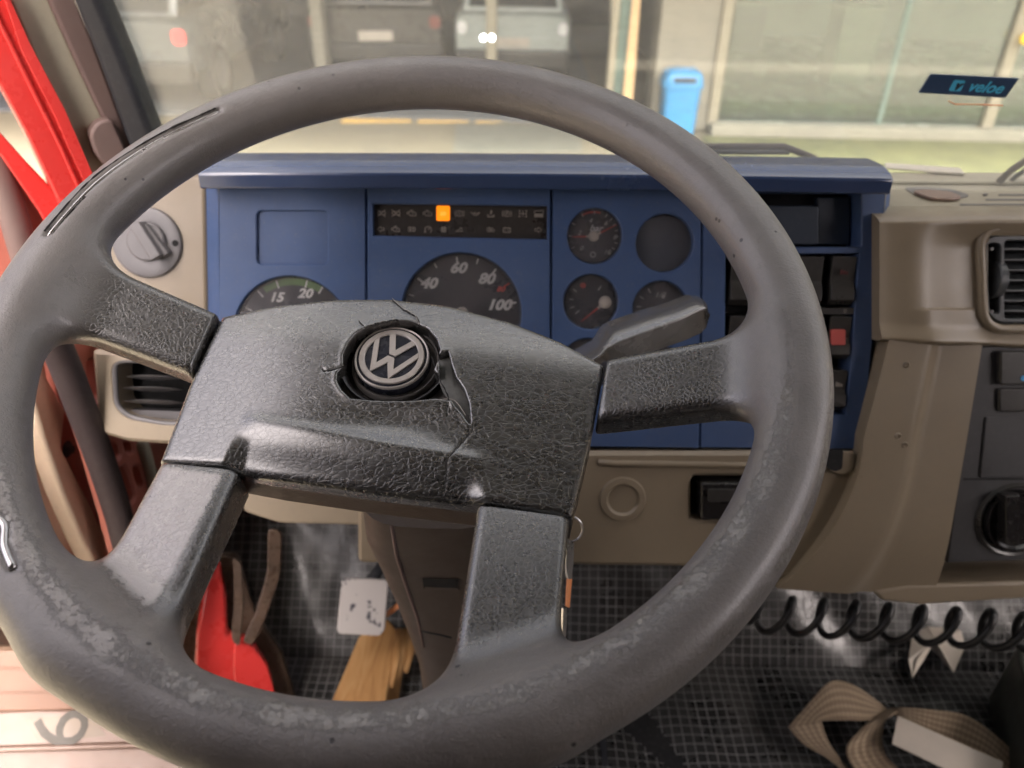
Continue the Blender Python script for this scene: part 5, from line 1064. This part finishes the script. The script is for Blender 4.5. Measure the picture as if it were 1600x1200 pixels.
# windscreen glass with dust
def dusty_glass():
    m = bpy.data.materials.new('dusty_glass'); m.use_nodes = True; t = m.node_tree; t.nodes.clear()
    out = nd(t, 'ShaderNodeOutputMaterial'); tr = nd(t, 'ShaderNodeBsdfTransparent'); tr.inputs[0].default_value = (.93, .96, .94, 1)
    gl = nd(t, 'ShaderNodeBsdfGlossy'); gl.inputs['Roughness'].default_value = .03; df = nd(t, 'ShaderNodeBsdfDiffuse'); df.inputs[0].default_value = (.8, .78, .7, 1)
    tl = nd(t, 'ShaderNodeBsdfTranslucent'); tl.inputs[0].default_value = (.8, .79, .72, 1)
    v = coord(t); n1 = noise(t, v, 3.5, 5, .6); n2 = noise(t, v, 260, 2, .5); n3 = noise(t, coord(t, (4, 1, 14), rot=(0, R(25), 0)), 5, 6, .75)
    vo = nd(t, 'ShaderNodeTexVoronoi'); vo.inputs['Scale'].default_value = 95; t.links.new(v, vo.inputs['Vector'])
    specks = math_(t, 'MULTIPLY', ramp(t, vo.outputs['Distance'], [(0., 1.), (.08, .8), (.14, 0.)]), ramp(t, n3, [(.5, 0.), (.62, 1.)]))
    d = math_(t, 'ADD', math_(t, 'MULTIPLY', ramp(t, n1, [(.3, .4), (.75, 1.)]), .19), math_(t, 'MULTIPLY', specks, .12))
    d = math_(t, 'ADD', d, math_(t, 'MULTIPLY', ramp(t, n3, [(.45, 0.), (.8, 1.)]), .07), True)
    a1 = nd(t, 'ShaderNodeMixShader', i_0=.55); t.links.new(df.outputs[0], a1.inputs[1]); t.links.new(tl.outputs[0], a1.inputs[2])
    a2 = nd(t, 'ShaderNodeMixShader', i_0=.06); t.links.new(tr.outputs[0], a2.inputs[1]); t.links.new(gl.outputs[0], a2.inputs[2])
    a3 = nd(t, 'ShaderNodeMixShader'); t.links.new(d, a3.inputs[0]); t.links.new(a2.outputs[0], a3.inputs[1]); t.links.new(a1.outputs[0], a3.inputs[2]); t.links.new(a3.outputs[0], out.inputs[0]); return m
M['wsglass'] = dusty_glass()
WSG = lambda x, z, h=0: WS.o+WS.u*x+WS.v*(z-1.80)+WS.n*h
gpane = MB().prism([WSG(-.44, 1.76), WSG(1.72, 1.76), WSG(1.72, 2.56), WSG(-.60, 2.56)], [WSG(-.44, 1.76, -.005), WSG(1.72, 1.76, -.005), WSG(1.72, 2.56, -.005), WSG(-.60, 2.56, -.005)]).build('windscreen', M['wsglass'], cab)
# toll tag sticker on the glass
tg = slab('toll_tag', WS, [(1455, 116), (1592, 123), (1571, 153), (1436, 145)], .001, .003, plain('tag_navy', (.025, .06, .13), .4, grain=0)); tag(tg, 'dark blue toll tag sticker reading veloe on the right of the windscreen', 'sticker')
M['tagblue'] = plain('tag_blue', (.08, .5, .75), .4, grain=0)
ORG[tg.name] = ORG.get(tg.name, np.zeros(3))
slab('tag_square', WS, rpoly([(1491, 125), (1509, 126), (1501, 143), (1482, 142)], 3), .003, .0034, M['tagblue'], tg)
a, b = WS.ab(1496, 134, .0036); text('tag_letter', 'v', WS, a, b, .0036, .0115, M['navydark'], tg, bold=.0006, rot=-2, shear=.4)
a, b = WS.ab(1540, 137, .0036); text('tag_word', 'veloe', WS, a, b, .0034, .0145, M['tagblue'], tg, bold=.0003, rot=-3, shear=.35, sx=1.05)
sc_ = tube('glue_mark', [WS.px(x, y, .001) for x, y in ((1482, 158), (1492, 163), (1520, 163), (1567, 165))], .0006, M['orange'], None, n=6); tag(sc_, 'thin brown glue line on the glass just below the toll tag', 'mark')
# wipers outside the glass
for i, (L_, lab) in enumerate(((((1050, 268), (1100, 229), (1225, 229), (1262, 243), (1300, 262)), 'dark windscreen wiper resting low outside the glass above the blue hood'), (((1560, 285), (1580, 266), (1625, 236)), 'end of a dark wiper arm outside the glass at the right edge'))):
    wp = thing('wiper', WS.px(*L_[0], -.02), lab, 'wiper', 'windscreen wipers')
    tube('wiper_blade', [WS.px(x, y, -.025) for x, y in L_], .0035, M['seal'], wp); tube('wiper_arm', [WS.px(x+8, y+9, -.03) for x, y in L_[:3]], .0025, M['rubber'], wp)
pp = slab('paper_slip', Frame((0, 0, zt+.006), (1, 0, 0), (0, 1, 0), (0, 0, 1)), [(1382, 254), (1500, 262), (1508, 271), (1460, 268), (1385, 262)], 0, .0015, M['white']); tag(pp, 'pale paper slip lying at the foot of the windscreen right of the blue hood', 'paper')

# ------------------------------------------------------------------ outside
GD = Frame((0, 0, 0), (1, 0, 0), (0, 1, 0), (0, 0, 1))
def ground_mat():
    m, t, bs, out = NM('pavement'); v = coord(t); n1 = noise(t, v, .6, 6, .65); n2 = noise(t, v, 12, 4, .7)
    c = mixc(t, ramp(t, n1, [(.3, 0.), (.75, 1.)]), (.115, .10, .068), (.155, .138, .094)); c = mixc(t, math_(t, 'MULTIPLY', ramp(t, n2, [(.5, 0.), (.7, 1.)]), .3), c, (.16, .15, .12)); t.links.new(c, bs.inputs['Base Color']); bs.inputs['Roughness'].default_value = .9
    bump(t, bs, n2, .004); return m
M['ground'] = ground_mat()
gr = mk('ground', [(-120, -120, 0), (120, -120, 0), (120, 120, 0), (-120, 120, 0)], [(0, 1, 2, 3)], M['ground']); tag(gr, kind='structure')
yw = GD.px(1300, 208)[1]
BF = Frame((0, yw, 0), (1, 0, 0), (0, 0, 1), (0, -1, 0))
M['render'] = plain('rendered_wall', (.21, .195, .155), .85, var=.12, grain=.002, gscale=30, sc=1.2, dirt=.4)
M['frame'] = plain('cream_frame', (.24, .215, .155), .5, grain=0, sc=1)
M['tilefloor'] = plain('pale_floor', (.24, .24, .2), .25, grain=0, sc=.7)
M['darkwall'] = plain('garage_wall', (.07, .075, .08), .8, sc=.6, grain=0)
M['greenpost'] = plain('green_post', (.13, .19, .16), .6, grain=0, sc=1)
M['plank'] = plain('plank_wood', (.5, .33, .17), .7, grain=0, sc=2)
M['bin'] = plain('bin_blue', (.03, .20, .42), .4, grain=0, sc=3, var=.06)
bl = thing('shop_building', (0, yw, 0), 'pale rendered building front with open dark garage bays and a glazed showroom', 'building')
def col(name, pts, d0, d1, mat, parent=bl, **k):
    return MB().prism([BF.px(x, y, 0)-np.array([0, d0, 0]) for x, y in pts], [BF.px(x, y, 0)+np.array([0, d1, 0]) for x, y in pts]).build(name, mat, parent, **k)
X_ = lambda px, y: BF.px(px, y)[0]
H = 4.4
def colx(name, px, wpx, mat, dy=0., depth=.35, z0=0, z1=H, parent=bl):   # upright pillar whose foot stands at picture column px on the facade line
    x0 = X_(px, 190); wd = wpx/1200*8.6; return box(name, x0, x0+wd, yw+dy, yw+dy+depth, z0, z1, mat, parent, bevel=.02)
colx('pillar', 1015, 95, M['render'], 0, .5)
colx('window_frame', 1103, 16, M['frame'], -.05, .1)
colx('door_post', 943, 11, M['frame'], -.02, .12)
colx('door_post', 955, 18, M['greenpost'], .05, .2)
colx('window_frame', 1533, 17, M['frame'], -.05, .1)
colx('window_mullion', 1370, 8, M['greenpost'], 0, .06)
colx('pillar', 448, 20, M['render'], 1.5, .3); colx('pillar', 752, 18, M['frame'], 1.2, .3)
box('lintel', -14, 14, yw-.05, yw+.5, 3.4, H+1.2, M['render'], bl)
box('added_canopy', -14, 14, yw-3.6, yw-.06, 4.1, 4.3, M['render'], bl)  # made-up canopy out of view, dims the forecourt and facade
box('showroom_floor', X_(1118, 190), 12, yw-.1, yw+9, .0, .10, M['tilefloor'], bl)
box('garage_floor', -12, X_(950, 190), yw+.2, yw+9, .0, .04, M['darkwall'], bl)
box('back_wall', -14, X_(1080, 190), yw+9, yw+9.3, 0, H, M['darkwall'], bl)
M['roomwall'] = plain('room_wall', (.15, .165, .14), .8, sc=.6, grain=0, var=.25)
box('back_wall', X_(1080, 190), 14, yw+7, yw+7.3, 0, H, M['roomwall'], bl)
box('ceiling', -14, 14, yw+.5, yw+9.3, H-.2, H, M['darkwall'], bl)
box('partition', X_(1108, 190), X_(1108, 190)+.15, yw+.5, yw+7, 0, H-.2, M['roomwall'], bl)
def clear_glass():
    m = bpy.data.materials.new('shop_glass'); m.use_nodes = True; t = m.node_tree; t.nodes.clear(); out = nd(t, 'ShaderNodeOutputMaterial'); tr = nd(t, 'ShaderNodeBsdfTransparent'); tr.inputs[0].default_value = (.8, .9, .84, 1)
    gl = nd(t, 'ShaderNodeBsdfGlossy'); gl.inputs['Roughness'].default_value = .02; fr = nd(t, 'ShaderNodeFresnel', i_IOR=1.45); mx = nd(t, 'ShaderNodeMixShader')
    t.links.new(math_(t, 'ADD', fr.outputs[0], .12), mx.inputs[0]); t.links.new(tr.outputs[0], mx.inputs[1]); t.links.new(gl.outputs[0], mx.inputs[2]); t.links.new(mx.outputs[0], out.inputs[0]); return m
M['shopglass'] = clear_glass()
gx0 = X_(1120, 190)
for a_, b_ in ((gx0+.02, X_(1370, 190)), (X_(1378, 190), X_(1533, 190)), (X_(1552, 190), 9.)):
    box('shop_window', a_, b_, yw+.01, yw+.02, .10, 3.4, M['shopglass'], bl)
for q, (xp, wd, d_, z0, z1, mt) in enumerate(((1405, .5, 2.2, 0, 1.0, M['render']), (1470, .5, 3.4, 0, 2.2, M['darkwall']), (1250, .9, 5.0, 0, .8, M['darkwall']))):
    ct = thing('shop_cabinet', (X_(xp, 190), yw+d_, .1), ['pale cabinet behind the showroom glass', 'tall dark cabinet behind the showroom glass', 'low dark counter at the back of the showroom'][q], 'cabinet')
    box('cabinet_body', X_(xp, 190), X_(xp, 190)+wd, yw+d_, yw+d_+.5, .1, z1, mt, ct, bevel=.01); box('cabinet_top', X_(xp, 190)-.02, X_(xp, 190)+wd+.02, yw+d_-.02, yw+d_+.52, z1+.003, z1+.04, M['frame'], ct, bevel=.005)
yl_ = thing('yellow_lamp', BF.px(1594, 58), 'small yellow lamp on the far right wall of the showroom', 'lamp')
lathe('lamp_cover', Frame(BF.px(1594, 58)+np.array([0, -.15, 0]), (1, 0, 0), (0, 0, 1), (0, -1, 0)), 0, 0, [(0, .05), (.04, .04), (.055, .0), (.055, -.05)], emit('lamp_yellow', (1., .6, .02), .13), yl_, n=20)
# wooden plank leaning, blue bin
pk = MB().prism([BF.px(x, y)-np.array([0, .06, 0]) for x, y in ((968, 190), (984, 190), (1003, -60), (992, -60))], [BF.px(x, y)-np.array([0, .10, 0]) for x, y in ((968, 190), (984, 190), (1003, -60), (992, -60))]).build('wooden_plank', M['plank'], None); tag(pk, 'tall wooden plank leaning between the green post and the pale pillar', 'plank')
bc = GD.px(1054, 212); bn = thing('blue_bin', bc, 'bright blue plastic litter bin with rounded lid in front of the pale pillar', 'litter bin')
def loft(name, secs, mat, parent, e=.35, n=28, **k):   # secs: (centre, half x, half y)
    V = []
    for c, hx, hy in secs:
        for i in range(n): t = 2*math.pi*i/n; cx_, sy_ = math.cos(t), math.sin(t); V.append((c[0]+hx*np.sign(cx_)*abs(cx_)**e, c[1]+hy*np.sign(sy_)*abs(sy_)**e, c[2]))
    m = len(secs); return mk(name, V, [(j*n+i, j*n+(i+1) % n, (j+1)*n+(i+1) % n, (j+1)*n+i) for j in range(m-1) for i in range(n)]+[tuple(range(n)), tuple(range((m-1)*n, m*n))], mat, parent, autos=35)
loft('bin_body', [((bc[0], bc[1], z), hx, .17) for z, hx in ((0.0, .16), (.04, .17), (.48, .19), (.50, .20))], M['bin'], bn)
ld = loft('bin_lid', [((bc[0], bc[1], z), hx, hy) for z, hx, hy in ((.503, .208, .18), (.55, .208, .18), (.63, .185, .16), (.665, .14, .12), (.675, .08, .06))], M['bin'], bn)
box('bin_opening', bc[0]-.11, bc[0]+.11, bc[1]-.187, bc[1]-.17, .56, .605, M['navydark'], ld)
# kerb, grass strip, road paint, added grey patch
M['kerb'] = plain('kerb_stone', (.2, .19, .15), .8, grain=0, sc=2); M['yellow'] = plain('yellow_paint', (.62, .38, .08), .7, grain=0, sc=3)
M['grass'] = plain('thin_grass', (.10, .105, .042), .9, grain=.01, gscale=60, sc=3, var=.3)
kx = GD.px(1110, 214)[0]
ks = box('pavement_kerb', kx, 12, yw-.28, yw-.1, 0, .12, M['kerb'], bevel=.02); tag(ks, kind='structure')
gs = box('grass_strip', kx-.1, 12, yw-1.5, yw-.285, .0, .012, M['grass']); tag(gs, kind='structure')
def patch(name, pts, mat, h=.004): return tag(slab(name, GD, pts, .0006, h, mat, href=0), kind='structure')
for x0, x1, q in ((535, 640, .3), (655, 730, 1), (745, 782, 1)):
    patch('road_marking', [(x0, 176), (x1, 175), (x1+2, 191), (x0-2, 192)], M['yellow'])
dc = slab('added_ground_patch', GD, [(712, 196), (905, 197), (910, 238), (708, 238)], 0.0006, .012, plain('patch_grey', (.11, .11, .09), .7, grain=0), href=0); tag(dc, 'added grey rectangle on the pale pavement in front of the truck', 'ground patch')  # made-up grey slab standing in for a dark shape at the windscreen
# parked cars in the garage bays, seen through the dirty glass
M['tyre'] = plain('tyre', (.02, .02, .02), .8, grain=0); M['carglass'] = plain('car_glass', (.02, .025, .03), .08, grain=0)
def car(px, dy, label, body, glass, kind='rear', hgt=1.5, wd=1.8, rot=0., lampmat=None, group='cars parked in the garage bays'):
    x = BF.px(px, 100)[0]*(yw+dy)/yw; y0 = yw+dy; c = thing('parked_car', (x, y0, 0), label, 'car', group)
    co, si = math.cos(R(rot)), math.sin(R(rot)); fr = Frame((x, y0, 0), (co, si, 0), (0, 0, 1), (si, -co, 0))   # a sideways, b up, h towards us
    def ln(secs, name, mat, e=.3, n=28, **k):  # secs along -h: (h, half width, z centre, half height)
        V = []
        for h, hw, zc, hh in secs:
            for i in range(n): t = 2*math.pi*i/n; V.append(fr.p(hw*np.sign(math.cos(t))*abs(math.cos(t))**e, zc+hh*np.sign(math.sin(t))*abs(math.sin(t))**e, h))
        m = len(secs); return mk(name, V, [(j*n+i, j*n+(i+1) % n, (j+1)*n+(i+1) % n, (j+1)*n+i) for j in range(m-1) for i in range(n)]+[tuple(range(n)), tuple(range((m-1)*n, m*n))], mat, c, autos=40)
    w2 = wd/2; zb = hgt*.42
    ln([(.0, w2*.93, zb, .27), (-.06, w2*.98, zb, .31), (-.4, w2, zb, .33), (-3.6, w2, zb, .33), (-4.1, w2*.96, zb-.04, .28), (-4.25, w2*.85, zb-.06, .2)], 'body', body)
    zt_ = (zb+.33+hgt)/2; hh = (hgt-zb-.33)/2+.02
    ln([(-.12, w2*.84, zb+.33, .02), (-.45, w2*.80, zt_, hh), (-2.1, w2*.80, zt_, hh), (-2.9, w2*.82, zb+.33, .02)] if kind == 'rear' else [(-.9, w2*.86, zb+.33, .02), (-1.6, w2*.80, zt_, hh), (-3.2, w2*.80, zt_, hh), (-3.9, w2*.82, zb+.33, .02)], 'cabin', body)
    g0 = -.12 if kind == 'rear' else -.9; g1 = -.45 if kind == 'rear' else -1.6
    q = [(-w2*.74, zb+.36, g0+.0), (w2*.74, zb+.36, g0+.0), (w2*.66, hgt-.07, g1+.02), (-w2*.66, hgt-.07, g1+.02)]
    MB().prism([fr.p(a, b, h+.015) for a, b, h in q], [fr.p(a, b, h+.03) for a, b, h in q]).build('window', glass, c)
    for s in (-1, 1):
        for hh_ in (-.75, -3.3):
            f2 = Frame(fr.p(s*(w2-.10), .32, hh_), fr.n, fr.v, fr.u*s); ty = lathe('wheel', f2, 0, 0, [(.0, .06), (.2, .07), (.22, .10), (.31, .10), (.32, .05), (.32, -.1), (0, -.1)], M['tyre'], c, n=24)
            lathe('wheel_rim', f2, 0, 0, [(.0, .085), (.1, .08), (.2, .095), (.205, .071)], M['grey'], ty, n=20)
        slab('tail_light' if kind == 'rear' else 'headlight', fr, rrect(min(s*w2*.93, s*w2*.77), zb+.05, max(s*w2*.93, s*w2*.77), zb+.20, .05), -.06, .012, lampmat, c, px=False, bevel=.01)
    MB().box(fr, -w2*.95, w2*.95, zb-.34, zb-.12, -.1, .07).build('bumper', M['switch'] if kind == 'rear' else body, c, bevel=.04)
    MB().box(fr, -.22, .22, zb-.10, zb+.02, -.02, .018).build('licence_plate', M['white'], c, bevel=.005)
    return c
M['cargrey'] = plain('car_grey', (.06, .07, .075), .3, grain=0, sc=1, coat=.5); M['cardark'] = plain('car_dark', (.035, .032, .03), .3, grain=0, sc=1, coat=.5); M['carwhite'] = plain('car_white', (.34, .38, .36), .3, grain=0, sc=1, coat=.5)
M['tailred'] = emit('tail_light_red', (1., .05, .05), .13); M['taildull'] = plain('tail_dull', (.22, .05, .04), .3, grain=0); M['headl'] = plain('head_clear', (.8, .8, .8), .15, grain=0)
car(178, .35, 'grey car with a glowing red tail light parked in the left garage bay', M['cargrey'], M['carglass'], lampmat=M['tailred'], hgt=1.55)
car(590, 2.2, 'dark car with dull red tail lights in the middle garage bay', M['cardark'], M['carglass'], lampmat=M['taildull'], hgt=1.5, rot=6)
car(800, 2.0, 'small white car with dark rear window in the right garage bay', M['carwhite'], M['carglass'], lampmat=M['headl'], hgt=1.45, wd=1.5)
# ceiling lamps reflected and seen in the bay
for q, px_ in enumerate((753, 767)):
    sp_ = thing('garage_spotlight', BF.px(px_, 66), ['left', 'right'][q]+' one of two small bright round lamps close together beyond the wheel top', 'lamp', 'pair of bright spotlights')
    lathe('lamp_face', Frame(BF.px(px_, 66)+np.array([0, .3, 0]), (1, 0, 0), (0, 0, 1), (0, -1, 0)), 0, 0, [(0, .03), (.018, .028), (.026, .0), (.026, -.05)], emit('spot_white', (1, 1, .95), 3.), sp_, n=20)
